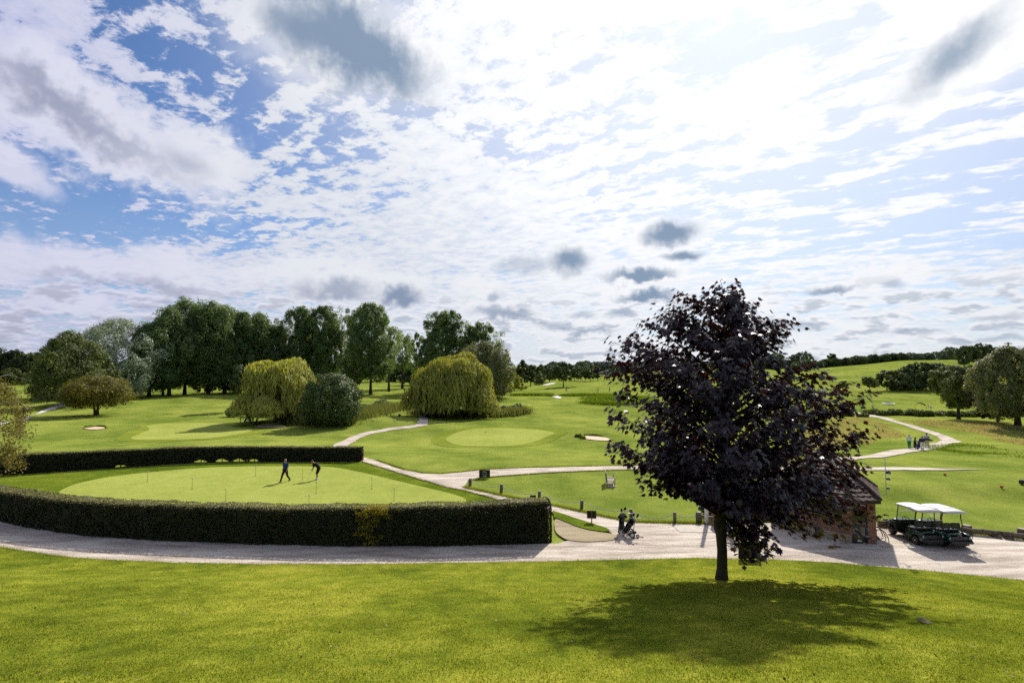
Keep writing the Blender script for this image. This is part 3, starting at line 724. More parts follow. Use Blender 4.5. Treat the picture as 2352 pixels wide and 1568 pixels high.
# ------------------------------------------------------------------ trees
def bark(name, col, sc_=6.0):
    m, t = new_mat(name)
    tcn = t.node('ShaderNodeTexCoord')
    mp = t.node('ShaderNodeMapping'); t.l.new(tcn.outputs['Object'], mp.inputs[0]); mp.inputs['Scale'].default_value = (1, 1, 0.22)
    n = t.noise(mp.outputs[0], sc_, 6, 0.7)
    c = t.ramp(n, [(0.3, scl(col, 0.5)), (0.55, col), (0.75, scl(col, 1.7))])
    out(t, pbsdf(t, c, 0.9, 0.2, 0, bumpn(t, n, 0.9, 0.05)))
    return m
M_bark = bark('bark', (0.075, 0.055, 0.038))
M_bark_far = bark('grey_bark', (0.06, 0.05, 0.04), 3)
FOL = {
 'poplar': foliage('poplar_leaf', (0.035, 0.070, 0.020), (0.22, 0.31, 0.11), 0.4, 0.5, 0.35, pscale=0.18),
 'thin': foliage('thin_poplar_leaf', (0.05, 0.09, 0.02), (0.22, 0.30, 0.08), 0.45, 0.5, 0.35, pscale=0.2),
 'dark': foliage('dark_leaf', (0.025, 0.042, 0.012), (0.12, 0.155, 0.045), 0.22, 0.55, 0.3, pscale=0.25),
 'oak': foliage('oak_leaf', (0.035, 0.058, 0.013), (0.19, 0.22, 0.06), 0.28, 0.55, 0.3, pscale=0.25),
 'silver': foliage('silver_leaf', (0.15, 0.19, 0.11), (0.52, 0.58, 0.41), 0.25, 0.5, 0.3, (1.1, 1.15, 0.9), 0.2),
 'olive': foliage('olive_leaf', (0.07, 0.085, 0.025), (0.29, 0.30, 0.12), 0.3, 0.55, 0.3, (1.3, 1.25, 0.7), 0.25),
 'willow': foliage('willow_leaf', (0.15, 0.17, 0.022), (0.60, 0.60, 0.14), 0.4, 0.55, 0.25, (1.4, 1.3, 0.5), 0.3),
 'willow_dark': foliage('willow_dark_leaf', (0.11, 0.13, 0.016), (0.48, 0.48, 0.10), 0.36, 0.55, 0.25, (1.4, 1.3, 0.5), 0.3),
 'hawthorn': foliage('hawthorn_leaf', (0.055, 0.062, 0.010), (0.25, 0.23, 0.045), 0.33, 0.55, 0.25, (1.4, 1.2, 0.5), 0.4),
 'bushy': foliage('bush_leaf', (0.03, 0.055, 0.014), (0.16, 0.21, 0.07), 0.28, 0.5, 0.35, pscale=0.4),
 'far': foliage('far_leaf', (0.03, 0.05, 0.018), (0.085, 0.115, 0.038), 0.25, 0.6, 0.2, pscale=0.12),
 'far_haze': foliage('hazed_leaf', (0.075, 0.10, 0.07), (0.13, 0.16, 0.10), 0.2, 0.7, 0.1, pscale=0.05),  # distance haze is mixed into the leaf colour, paler and bluer
 'birch': foliage('birch_leaf', (0.07, 0.065, 0.012), (0.30, 0.26, 0.07), 0.38, 0.5, 0.3, (1.3, 1.1, 0.6), 0.8),
 'autumn': foliage('autumn_leaf', (0.03, 0.03, 0.010), (0.10, 0.08, 0.030), 0.3, 0.55, 0.25, pscale=0.25),
}
def unit(v): return v / np.maximum(np.linalg.norm(v, axis=1), 1e-9)[:, None]
def leaf_quads(P, N, size, aspect=1.0, r=rng, up=None):
    n = len(P)
    a = r.normal(size=(n, 3)) if up is None else up
    U = unit(np.cross(N, a)); Vv = unit(np.cross(N, U))
    if up is not None: U, Vv = Vv, U
    s_ = size * (0.6 + 0.8 * r.random(n))[:, None]
    A = P + U * s_ * aspect; B = P + Vv * s_ * 0.55; Cc = P - U * s_ * aspect; Dd = P - Vv * s_ * 0.55
    return np.stack([A, B, Cc, Dd], 1).reshape(-1, 3), np.arange(4 * n).reshape(-1, 4)
PROF = {
 'poplar': [(0, .55), (.12, .88), (.35, 1), (.6, .98), (.8, .84), (.92, .58), (1, .2)],
 'column': [(0, .5), (.2, .9), (.5, 1), (.8, .85), (.93, .5), (1, .15)],
 'round': [(0, .45), (.12, .82), (.35, 1), (.6, .95), (.8, .72), (.94, .4), (1, .12)],
 'dome': [(0, .85), (.15, 1), (.4, .97), (.65, .80), (.85, .5), (1, .1)],
 'cone': [(0, .9), (.12, 1), (.4, .8), (.7, .48), (.9, .2), (1, .04)],
 'wide': [(0, .30), (.2, .75), (.45, 1), (.7, .9), (.9, .55), (1, .15)],
}
def crown_mesh(prof, H0, H1, R, K, leaf, per, seed, crf=0.22, lump=0.22, up=0.3, dens_in=0.5, lean=(0, 0), vertical=1.0, squash=0.9):
    r = np.random.default_rng(seed)
    tt = np.array([p[0] for p in PROF[prof]]); rr = np.array([p[1] for p in PROF[prof]])
    h = H1 - H0
    # clump centres
    C_ = []
    ph = r.random(6) * 6.28
    for k in range(K):
        while True:
            q = r.random() ** 0.95
            w_ = np.interp(q, tt, rr)
            if r.random() < w_ ** 1.1 + .15: break
        th = r.random() * 2 * PI
        lum = 1 + lump * (math.sin(2 * th + ph[0] + 4 * q) * .5 + math.sin(3 * th + ph[1] - 7 * q) * .35 + math.sin(5 * th + 11 * q + ph[2]) * .3)
        nz = mnoise.noise(Vector((1.25 * math.cos(th) + ph[3] * 3, 1.25 * math.sin(th) + ph[4], q * h / max(R, .1) * .75 + ph[5] * 5)))
        lum *= 1 + 0.62 * nz; top_ = 1 + 0.10 * nz * (q > .55)
        rc = R * crf * (0.5 + 0.75 * r.random())
        rho = math.sqrt(dens_in + (1 - dens_in) * r.random())
        rad = max(0.0, R * w_ * lum * rho - rc * 0.55)
        z = H0 + q * h * top_
        z = min(max(z, H0 + rc * 0.5), H1 - rc * 0.55 * (0.4 + r.random()))
        C_.append((rad * math.cos(th), rad * math.sin(th) * squash, z, rc))
    C_ = np.array(C_)
    n = K * per
    ci = np.repeat(np.arange(K), per)
    d = unit(r.normal(size=(n, 3)) + np.array([0, 0, up]))
    f = (0.45 + 0.55 * r.random(n) ** 0.6)[:, None]
    sc3 = np.array([1, 1, vertical])
    P = C_[ci, :3] + d * f * C_[ci, 3][:, None] * sc3
    outw = P - np.array([0, 0, H0 + h * 0.4]); outw[:, 2] *= 0.6
    N = unit(d * 0.9 + unit(outw) * 0.6 + r.normal(size=(n, 3)) * 0.55)
    tl = (P[:, 2] - H0) / max(h, .1)
    P[:, 0] += lean[0] * tl; P[:, 1] += lean[1] * tl
    V, Fc = leaf_quads(P, N, leaf, 1.0, r)
    return V, Fc, C_
def trunk_mb(H0, H1, R, rt, C_, seed, nl=9, lean=(0, 0), fork=1, top=0.8):
    r = random.Random(seed)
    mb = MB()
    for fk in range(fork):
        ox, oy = (0, 0) if fork == 1 else (rt * 1.6 * math.cos(fk * 2.4 + seed), rt * 1.6 * math.sin(fk * 2.4 + seed))
        P = []; Rr = []
        for i in range(8):
            q = i / 7
            z = q * (H0 + (H1 - H0) * top)
            P.append((ox * (1 + 3 * q) + lean[0] * q * .8 + r.uniform(-1, 1) * rt * .3 * q, oy * (1 + 3 * q) + lean[1] * q * .8 + r.uniform(-1, 1) * rt * .3 * q, z))
            Rr.append(rt * (1.35 if i == 0 else 1 - 0.82 * q) / (1 if fork == 1 else 1.25))
        P[0] = (P[0][0], P[0][1], -0.3)
        mb.tube(P, Rr, 8)
        for k in range(nl // fork):
            c = C_[r.randrange(len(C_))]
            q = r.uniform(0.25, 0.8); z = q * (H0 + (H1 - H0) * top)
            if z > c[2]: z = c[2] * 0.7
            i = min(6, int(z / max(H0 + (H1 - H0) * top, .1) * 7)); a = Vector(P[i]); a.z = z
            b = Vector((c[0] + lean[0] * .5, c[1], c[2])); mid = a.lerp(b, 0.55) + Vector((0, 0, (b - a).length * 0.08))
            mb.tube([a, mid, b], [rt * (1 - .8 * q) * 0.5 + .02, rt * 0.2 + .01, rt * 0.06 + .005], 5, cap=False)
    return mb
def tree(kind, px, base, top, wid, mat, label, prof='round', name=None, cat_='tree', K=None, per=None, leaf=None, trunkless=False, cb=0.16, group=None, seed=None, lean=(0, 0), dy=0.0, rt=None, y_at=None, fork=1, crf=0.18, ntr=9, vertical=1.0, lump=0.22, offx=0.0, **kw):
    """px/base: where it stands; top: its top; wid: its width - turned into metres at its distance"""
    if y_at is None: x, y, z = gp(px, base)
    else:
        d = ray(px, base); x, y = d[0] / d[1] * y_at, y_at; z = float(Z(x, y))
    y += dy; 
    if dy: x = x * y / (y - dy); z = float(Z(x, y))
    seed = seed if seed is not None else int(px * 7 + base * 13 + top)
    sxy = y * 1.0
    H = top_z(y, top) - z
    R = wid * mpp(y) / 2
    H0 = H * cb
    px_m = y / 512.0 # metres per picture pixel
    leaf = leaf or max(0.15, 0.80 * px_m)
    area = 2 * PI * R * (H - H0)
    if per is None: per = 80
    if K is None: K = int(np.clip(area * 3.0 / (per * leaf * leaf * 1.1), 10, 520))
    if K < 45: K = max(26, int(K * 1.6)); per = 60; crf = max(crf, .26)
    V, Fc, C_ = crown_mesh(prof, H0, H, R * 1.04, K, leaf, per, seed, lean=lean, crf=crf, vertical=vertical, lump=lump, **kw)
    V[:, 0] += offx
    C_[:, 0] += offx
    root = empty(name or 'tree', (x, y, z))
    tag(root, label, cat_, group)
    np_mesh('crown', V, Fc, FOL[mat], root)
    rt = rt or max(0.12, H * 0.022)
    if not trunkless:
        trunk_mb(H0, H, R, rt, C_, seed, nl=ntr, lean=lean, fork=fork).build('trunk', M_bark_far, root)
    else:
        trunk_mb(H0, H, R, rt * .6, C_, seed, nl=5, lean=lean, fork=1, top=.5).build('stem', M_bark_far, root)
    return root

# --- tall poplars, left belt
g1 = 'tall poplars of the left belt'
for px, b, tp, wd, lab in [(342, 911, 748, 80, 'shorter dark poplar between the silver tree and the tall poplar belt'), (388, 909, 708, 74, 'leftmost shoulder of the left poplar belt, dark green crown just left of its highest top'), (424, 906, 692, 100, 'highest poplar of the left belt with the broad rounded top'),
                           (478, 905, 700, 86, 'poplar right beside the highest one of the left belt'), (515, 904, 708, 72, 'middle poplar of the left belt, over the gap between two trunks'), (556, 903, 722, 72, 'poplar with a lower top before the step in the left belt'),
                           (592, 901, 723, 72, 'pointed poplar behind the left willow'), (626, 900, 750, 56, 'last low poplar at the right end of the left belt')]:
    tree('poplar', px, b, tp, wd * 1.28, 'poplar', lab, 'poplar', name='poplar_tree', group=g1, cb=0.10, crf=0.20, vertical=1.45, lump=0.4, rt=0.55, dens_in=0.35)
g2 = 'tall poplars of the middle grove'
for px, b, tp, wd, mt, prof, lab, K in [(688, 900, 711, 72, 'poplar', 'poplar', 'leftmost pointed poplar of the middle grove', None), (742, 902, 708, 70, 'poplar', 'poplar', 'second poplar from the left in the middle grove, above the round bush', None),
                              (783, 901, 708, 46, 'thin', 'column', 'slender see-through poplar with a long bare trunk in the middle grove', 30), (812, 903, 704, 56, 'poplar', 'column', 'narrow poplar just left of the stoutest one in the middle grove', 60),
                              (851, 905, 703, 90, 'poplar', 'poplar', 'stout dark poplar with its thick trunk standing at the edge of the mown grass', None), (893, 899, 745, 50, 'thin', 'column', 'pale sunlit poplar leaning out right of the stout one', 42),
                              (924, 892, 757, 56, 'thin', 'column', 'open poplar with two bare trunks seen against the bright fairway', 40), (956, 890, 764, 44, 'poplar', 'column', 'small dark poplar behind the right willow, left of the two round ones', 45)]:
    tree('poplar', px, b, tp, wd * 1.2, mt, lab, prof, name='poplar_tree', group=g2, cb=0.17 if mt == 'poplar' else 0.3, per=110, crf=0.19, vertical=1.4, lump=0.4, rt=0.5, K=K, dens_in=0.3)
tree('', 1022, 902, 716, 112, 'poplar', 'big round-topped dark tree behind the right willow', 'round', name='broadleaf_tree', crf=0.16, lump=.25)
tree('', 1098, 903, 744, 100, 'poplar', 'dark broadleaf tree sloping down behind the grey-green willow', 'round', name='broadleaf_tree', crf=0.16, lump=.25)
tree('', 1162, 897, 804, 24, 'poplar', 'thin ragged young tree at the right edge of the grove', 'column', name='broadleaf_tree')
tree('', 1108, 914, 789, 128, 'olive', 'grey-green rounded willow behind the yellow willow', 'dome', name='willow_tree', cb=.05, crf=.2)
# understorey filling the grove
g3 = 'low dark trees under the grove'
for i, (px, b, tp, wd, lab) in enumerate([(655, 899, 800, 60, 'low dark tree behind the top of the left willow'), (715, 898, 790, 66, 'low dark tree between the first two poplars of the middle grove'), (760, 897, 800, 60, 'low dark tree above the round bush'), (805, 897, 806, 56, 'low dark tree filling below the narrow poplar'),
                      (530, 900, 850, 70, 'low dark tree in the shade of the left poplar belt'), (470, 902, 860, 60, 'dark undergrowth tree between the left belt trunks'), (590, 899, 800, 80, 'low dark tree behind the left willow'), (1000, 897, 800, 70, 'low dark tree behind the right willow'), (960, 884, 835, 80, 'distant dark tree seen between grove trunks')]):
    tree('', px, b, tp, wd, 'dark', lab, 'round', name='understorey_tree', group=g3, cb=.08, ntr=4)
# --- left side
tree('', 262, 917, 733, 196, 'silver', 'large silvery white-leaved tree behind the dark round one', 'dome', name='silver_tree', cb=.06, crf=.15, lump=.28)
tree('', 374, 908, 792, 52, 'silver', 'small silvery tree standing out in front of the tall poplars', 'column', name='silver_tree', cb=.12, crf=.2, lump=.3)
tree('', 150, 931, 764, 160, 'oak', 'large spreading dark oak at the bend of the left path', 'dome', name='oak_tree', cb=.07, crf=.15, lump=.3)
tree('', 228, 925, 812, 80, 'oak', 'brownish green tree merging into the right of the dark oak', 'round', name='oak_tree', cb=.07, crf=.17)
tree('', 224, 953, 868, 150, 'hawthorn', 'low spreading yellow-brown hawthorn on a short double trunk', 'wide', name='hawthorn_tree', cb=.22, fork=2, rt=.33, offx=-1.0, crf=.18)
tree('', 549, 945, 838, 52, 'dark', 'slim small tree on a bare trunk left of the left willow', 'round', name='small_tree', cb=.36, rt=.2)
tree('', 762, 976, 862, 148, 'bushy', 'big round dark green bush tree right of the left willow', 'round', name='bush_tree', cb=.05, crf=.17, rt=.35, lump=.15)
g4 = 'trees on the far left hillside'
for px, b, tp, wd, mt, lab in [(-30, 872, 796, 90, 'far', 'hillside tree cut by the left edge of the picture'), (28, 872, 806, 66, 'far', 'leftmost whole hillside tree behind the birch'), (62, 876, 812, 60, 'far', 'hillside tree left of the dark oak crown'), (95, 880, 828, 50, 'oak', 'hillside tree touching the dark oak'), (30, 884, 845, 50, 'oak', 'lower bush in front of the hillside trees')]:
    tree('', px, b, tp, wd, mt, lab, 'round', name='hillside_tree', group=g4, cb=.05)
# --- centre distance
def small(px, b, tp, wd, mt, lab, prof='round', name='distant_tree', group='trees along the far fairway', cb=.2, **k):
    return tree('', px, b, tp, wd, mt, lab, prof, name=name, group=group, cb=cb, ntr=4, **k)
tree('', 1182, 897, 856, 46, 'willow_dark', 'small weeping yellowish tree right of the grove', 'dome', name='willow_tree', cb=.04)
small(1200, 887, 827, 46, 'dark', 'dark pine with a jagged pointed top beside the grove', 'cone', cb=.15)
small(1219, 886, 838, 30, 'dark', 'second narrow dark pine of the pair')
small(1239, 883, 860, 30, 'oak', 'low bush at the foot of the pines', cb=.02)
small(1243, 880, 838, 46, 'far', 'round tree right of the dark pines')
small(1262, 878, 848, 24, 'oak', 'small pale round tree left of the big solitary tree')
small(1294, 888, 832, 58, 'dark', 'big solitary spreading tree alone on the far fairway', cb=.25)
small(1320, 874, 837, 34, 'far', 'tree behind the right of the solitary one')
small(1344, 876, 846, 28, 'oak', 'first round tree of the far orchard row')
small(1356, 876, 847, 26, 'dark', 'second, darker tree of the far orchard row')
small(1373, 874, 843, 25, 'autumn', 'brownish round tree of the far orchard row')
small(1400, 872, 847, 22, 'dark', 'dark round tree just left of the maple leaves', cb=.3)
small(1411, 871, 846, 20, 'dark', 'last dark tree of the far orchard row before the maple')
for k, (px, b, tp, wd) in enumerate([(1390, 868, 832, 50), (1430, 867, 835, 44), (1338, 870, 842, 40), (1470, 866, 832, 50), (1520, 864, 830, 60)]):
    small(px, b, tp, wd, 'far_haze', ['hazy wood tree behind the far orchard', 'hazy wood tree at the left edge of the maple', 'hazy wood tree behind the first orchard tree', 'hazy wood tree hidden behind the left of the maple', 'hazy wood tree far behind the middle of the maple'][k], dy=60)
# --- right side
rg = 'trees on the right hand slope'
small(1936, 901, 875, 24, 'oak', 'smallest pollard with a brush-like crown on the right slope', 'round', 'pollard_tree', rg, .35)
small(2000, 899, 867, 38, 'oak', 'leaning pollard on a bent trunk on the right slope', 'wide', 'pollard_tree', rg, .3, lean=(-1.3, 0), offx=.2)
small(2037, 897, 852, 46, 'dark', 'round dark tree on a short trunk beside the bushes', 'round', 'broadleaf_tree', rg, .22)
small(2078, 896, 845, 74, 'dark', 'wide dark bush left of the conifers', 'dome', 'large_bush', rg, .02)
cg = 'dark conifers in a clump'
for px, tp, wd, lab in [(2097, 838, 34, 'leftmost conifer of the dark clump'), (2118, 836, 34, 'second conifer from the left in the dark clump'), (2140, 838, 34, 'third conifer in the middle of the dark clump'), (2161, 838, 34, 'fourth conifer of the dark clump'), (2178, 842, 32, 'rightmost conifer of the clump behind the oak')]:
    small(px, 895, tp - 3, wd * 1.5, 'dark', lab, 'poplar', 'conifer_tree', cg, .02)
small(2215, 853, 797, 56, 'dark', 'left tree of the round pair on the crest', 'wide', 'broadleaf_tree', rg, .3)
small(2252, 851, 791, 62, 'dark', 'right, taller tree of the round pair on the crest', 'wide', 'broadleaf_tree', rg, .3)
tree('', 2202, 962, 840, 104, 'oak', 'lone dark oak with layered branches right of the hoop net', 'wide', name='oak_tree', cb=.2, rt=.3, crf=.15, lump=.3)
tree('', 2292, 972, 905, 70, 'autumn', 'low brownish leaning tree between the oak and the grey birch', 'wide', name='small_tree', cb=.18, rt=.2, offx=-1.2)
tree('', 2338, 978, 803, 118, 'olive', 'tall grey-green weeping birch at the right edge', 'round', name='birch_tree', cb=.12, crf=.15, vertical=1.6, rt=.42, offx=-2.0, lump=.3, dens_in=.45)
tree('', 2405, 985, 812, 90, 'oak', 'tree cut by the right edge of the picture', 'round', name='broadleaf_tree', cb=.15, rt=.35)

# far hedge lines and woods seen as one mass
def belt(name, pts, n, hgt, wid, leaf, mat, label, jitter=0.35, seed=3):
    """pts: (px, base_py or None, y) -> lumpy band of foliage along a line"""
    r = np.random.default_rng(seed)
    W = []
    for p in pts:
        if len(p) == 2: W.append(gp(*p)[:2])
        else:
            d = ray(p[0], 839); W.append((d[0] / d[1] * p[2], p[2]))
    W = np.array(W); L = np.r_[0, np.cumsum(np.linalg.norm(np.diff(W, axis=0), axis=1))]
    nc = max(6, int(L[-1] / (wid * 0.45)))
    s_ = np.sort(r.random(nc)) * L[-1]
    cx = np.interp(s_, L, W[:, 0]) + r.normal(0, wid * .3, nc); cy = np.interp(s_, L, W[:, 1]) + r.normal(0, wid * .3, nc)
    hh = hgt * (0.6 + jitter * 1.2 * r.random(nc)); rc = wid * (0.4 + .35 * r.random(nc))
    per = max(8, n // nc)
    ci = np.repeat(np.arange(nc), per); m_ = len(ci)
    d = unit(r.normal(size=(m_, 3)) + np.array([0, 0, .4])); d[:, 2] = np.abs(d[:, 2]) if False else d[:, 2]
    P = np.stack([cx[ci] + d[:, 0] * rc[ci], cy[ci] + d[:, 1] * rc[ci], Z(cx, cy)[ci] + hh[ci] * (0.5 + 0.5 * d[:, 2])], 1)
    N = unit(d + r.normal(size=(m_, 3)) * .5)
    V, Fc = leaf_quads(P, N, leaf, 1.0, r)
    return tag(np_mesh(name, V, Fc, mat), label, None, kind='stuff')
belt('woodland', [(1840, 0, 330), (1950, 0, 345), (2060, 0, 350), (2180, 0, 350)], 9000, 6, 6, 1.0, FOL['far_haze'], 'distant woods along the skyline right of the maple', seed=5)
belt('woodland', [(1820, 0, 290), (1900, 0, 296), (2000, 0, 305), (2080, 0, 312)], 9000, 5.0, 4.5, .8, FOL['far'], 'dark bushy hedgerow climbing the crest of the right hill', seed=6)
belt('woodland', [(2170, 0, 400), (2300, 0, 400), (2480, 0, 400)], 5000, 11, 9, 1.3, FOL['far_haze'], 'distant woods right of the pair of round trees', seed=7)
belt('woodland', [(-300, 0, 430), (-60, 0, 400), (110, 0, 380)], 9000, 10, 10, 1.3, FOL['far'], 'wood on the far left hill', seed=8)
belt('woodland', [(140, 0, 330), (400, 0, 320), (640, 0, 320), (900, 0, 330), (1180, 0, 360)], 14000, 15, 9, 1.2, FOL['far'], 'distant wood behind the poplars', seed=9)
belt('woodland', [(1190, 0, 480), (1300, 0, 520), (1450, 0, 560), (1650, 0, 520), (1850, 0, 430)], 12000, 14, 12, 1.6, FOL['far_haze'], 'distant wood along the horizon in the middle', seed=10)
small(1911, 848, 811, 24, 'dark', 'single round tree standing up out of the crest hedgerow', 'round', 'distant_tree', rg, .1, y_at=330)
# scrub along the ditch
belt('ditch_scrub', [(1760, 957), (1850, 956), (1928, 953), (1950, 952)], 7000, 1.1, 1.3, .22, FOL['oak'], 'dark low scrub along the ditch left of the path', seed=11)
belt('ditch_scrub', [(1995, 951), (2040, 953), (2120, 955), (2220, 956), (2352, 955), (2450, 955)], 15000, 1.2, 1.4, .24, FOL['oak'], 'dark low scrub along the ditch right of the path', seed=12)
belt('ditch_scrub', [(1945, 956), (1980, 957.5), (1992, 957.5)], 1500, 0.8, 1.0, .2, FOL['oak'], 'low mound of scrub in the corner of the path and ditch', seed=13)
belt('undergrowth', [(520, 957), (560, 955), (620, 955), (670, 965), (720, 974), (790, 975)], 12000, 2.0, 1.6, .26, FOL['bushy'], 'dark undergrowth under the left willow and the round bush', seed=14)
V, Fc = cat([tuft_line([(655, 963), (700, 971), (760, 976), (800, 974)], 4200, .9, 1.7, .16), tuft_line([(820, 962), (850, 950), (900, 940), (940, 937)], 6500, 1.6, 1.5, .16), tuft_line([(960, 950), (1040, 956), (1100, 957), (1190, 950), (1200, 948)], 9000, 1.2, 1.4, .16)])
tag(np_mesh('reeds', V, Fc, M_reed), 'pale reeds and tall weeds round the willows', 'reeds', kind='stuff')
belt('undergrowth', [(1120, 952), (1150, 950), (1200, 945)], 3500, 1.8, 1.5, .24, FOL['bushy'], 'dark rushes right of the right willow', seed=15)
belt('undergrowth', [(830, 945), (870, 936), (880, 930)], 1800, 1.6, 1.5, .26, FOL['bushy'], 'dark shrub clump beyond the tee mound', seed=16)
V, Fc = cat([tuft_line([(1180, 909), (1240, 909), (1265, 909.5)], 5000, .9, .8, .2), tuft_line([(1292, 909), (1350, 908), (1400, 909), (1450, 913)], 7000, .9, .7, .2), tuft_line([(1348, 925), (1400, 928), (1460, 928), (1500, 926)], 9000, 1.2, .75, .16), tuft_line([(1365, 918), (1400, 913), (1440, 918), (1470, 915)], 8000, 2.2, .8, .18)])
tag(np_mesh('long_grass', V, Fc, M_fern), 'dark long grass on the banks of the ditch crossing the fairway', 'long grass', kind='stuff')

# --- weeping willows
def willow(px, base, top, wid, mat, label, seed, dx=0):
    r = np.random.default_rng(seed)
    x, y, z = gp(px, base); H = top_z(y, top) - z; R = wid * mpp(y) / 2
    root = empty('willow_tree', (x, y, z)); tag(root, label, 'tree')
    P, N, SZ = [], [], []
    V_, F_ = [], []; b = 0
    lobes = [(0, 0, H * .86, R * .42)]
    for k in range(34):
        th = k * 2.39996 + r.normal(0, .25); rho = [.45, .72, .95][k % 3] * (.85 + .25 * r.random())
        zt_ = H * (.34 + .62 * math.sqrt(max(0, 1 - min(rho, 1) ** 2.0))) * (.72 + .36 * r.random())
        lobes.append((R * rho * .86 * math.cos(th), R * rho * .86 * math.sin(th), zt_, R * (.24 + .14 * r.random())))
    for (cx, cy, zt_, cr) in lobes:
        ns = int(230 * (cr / (R * .3)) ** 1.3)
        a = r.random(ns) * 2 * PI; q = np.sqrt(r.random(ns)) * cr
        sx, sy = cx + np.cos(a) * q, cy + np.sin(a) * q
        st = zt_ + (np.sqrt(np.maximum(0, 1 - (q / cr) ** 2)) - 1) * cr * 1.1
        ln = np.minimum(st - H * (.07 + .13 * r.random(ns)), H * (.10 + .34 * r.random(ns) ** 1.5) * (0.6 + .8 * q / cr))
        ln = np.maximum(ln, .5)
        nseg = 4; sway = r.normal(0, .10, ns)
        for s_ in range(nseg):
            f0 = s_ / nseg
            zc = st - ln * (f0 + 0.5 / nseg)
            P.append(np.stack([sx + sway * f0 * 3 + r.normal(0, .10, ns), sy + r.normal(0, .12, ns), zc], 1))
            nn_ = np.stack([np.cos(a) * q / cr + cx / R * .6 + r.normal(0, .5, ns), np.sin(a) * q / cr + cy / R * .6 + r.normal(0, .5, ns), r.normal(0.35, .3, ns)], 1)
            N.append(unit(nn_)); SZ.append(np.maximum(ln / nseg * 0.8, .22))
    P = np.concatenate(P); N = np.concatenate(N); SZ = np.concatenate(SZ)
    U = unit(np.cross(N, np.array([0, 0, 1.0]) + r.normal(size=(len(P), 3)) * .22)); Vv = unit(np.cross(U, N))
    wdt = 0.09 + 0.09 * r.random(len(P))
    A = P + Vv * SZ[:, None]; Cc = P - Vv * SZ[:, None]; B = P + U * wdt[:, None]; Dd = P - U * wdt[:, None]
    V = np.stack([A, B, Cc, Dd], 1).reshape(-1, 3); V[:, 2] = np.maximum(V[:, 2], .15)
    V[:, 0] += dx
    np_mesh('crown', V, np.arange(len(V)).reshape(-1, 4), FOL[mat], root)
    mb = MB()
    mb.tube([(0, 0, -.3), (.1, 0, H * .12), (.2, .1, H * .3), (dx * .5, 0, H * .5), (dx, 0, H * .75)], [.62, .46, .4, .3, .12], 9)
    for k in range(9):
        th = k * 0.7 + seed; mb.tube([(.2, .1, H * .28), (dx * .5 + R * .3 * math.cos(th), R * .3 * math.sin(th), H * .6), (dx + R * .7 * math.cos(th), R * .7 * math.sin(th), H * .72)], [.28, .16, .04], 6, cap=False)
    mb.build('trunk', M_bark_far, root)
    return root
willow(655, 963, 809, 184, 'willow', 'yellow-green weeping willow left of the round bush', 21, dx=-1.0)
willow(1042, 956, 802, 200, 'willow_dark', 'weeping willow beside the end of the narrow path', 22, dx=-.6)
# second stem seen below the right willow
# --- birch at the left edge
def edge_birch():
    r = np.random.default_rng(5)
    y = 36.0; x = (-62 - 1176) / F * y; z = float(Z(x, y))
    root = empty('birch_tree', (x, y, z)); tag(root, 'brown-leaved birch cut by the left edge, its twigs hanging over the far hedge', 'tree')
    H = top_z(y, 838) - z; R = 3.75
    P, N = [], []
    for k in range(300):
        th = r.random() * 2 * PI; q = r.random()
        w_ = np.interp(q, [0, .1, .3, .55, .8, 1], [.62, .8, .95, 1, .75, .2])
        rad = R * w_ * math.sqrt(.25 + .75 * r.random()) - .3
        zt = H * (0.06 + .92 * q)
        n = 70
        d = unit(r.normal(size=(n, 3))) * np.array([.38, .38, .75]) * (r.random(n)[:, None] ** .5)
        P.append(np.array([rad * math.cos(th), rad * math.sin(th), zt - .3]) + d); N.append(unit(d + r.normal(size=(n, 3)) * .6))
    P = np.concatenate(P); N = np.concatenate(N); k_ = P[:, 2] > 1.0 + .9 * r.random(len(P)); P, N = P[k_], N[k_]
    V, Fc = leaf_quads(P, N, .075, 1.0, r)
    np_mesh('crown', V, Fc, FOL['birch'], root)
    mb = MB(); mb.tube([(0, 0, -.3), (.05, 0, H * .4), (0, .1, H * .95)], [.2, .13, .03], 8)
    for k in range(26):
        th = k * 2.4; zz_ = H * (.2 + .7 * k / 26); mb.tube([(0, 0, zz_), (R * .5 * math.cos(th), R * .5 * math.sin(th), zz_ + .7), (R * .85 * math.cos(th), R * .85 * math.sin(th), zz_ + .2)], [.05, .03, .008], 5, cap=False)
    mb.build('trunk', bark('birch_bark', (0.30, 0.27, 0.24)), root)
edge_birch()

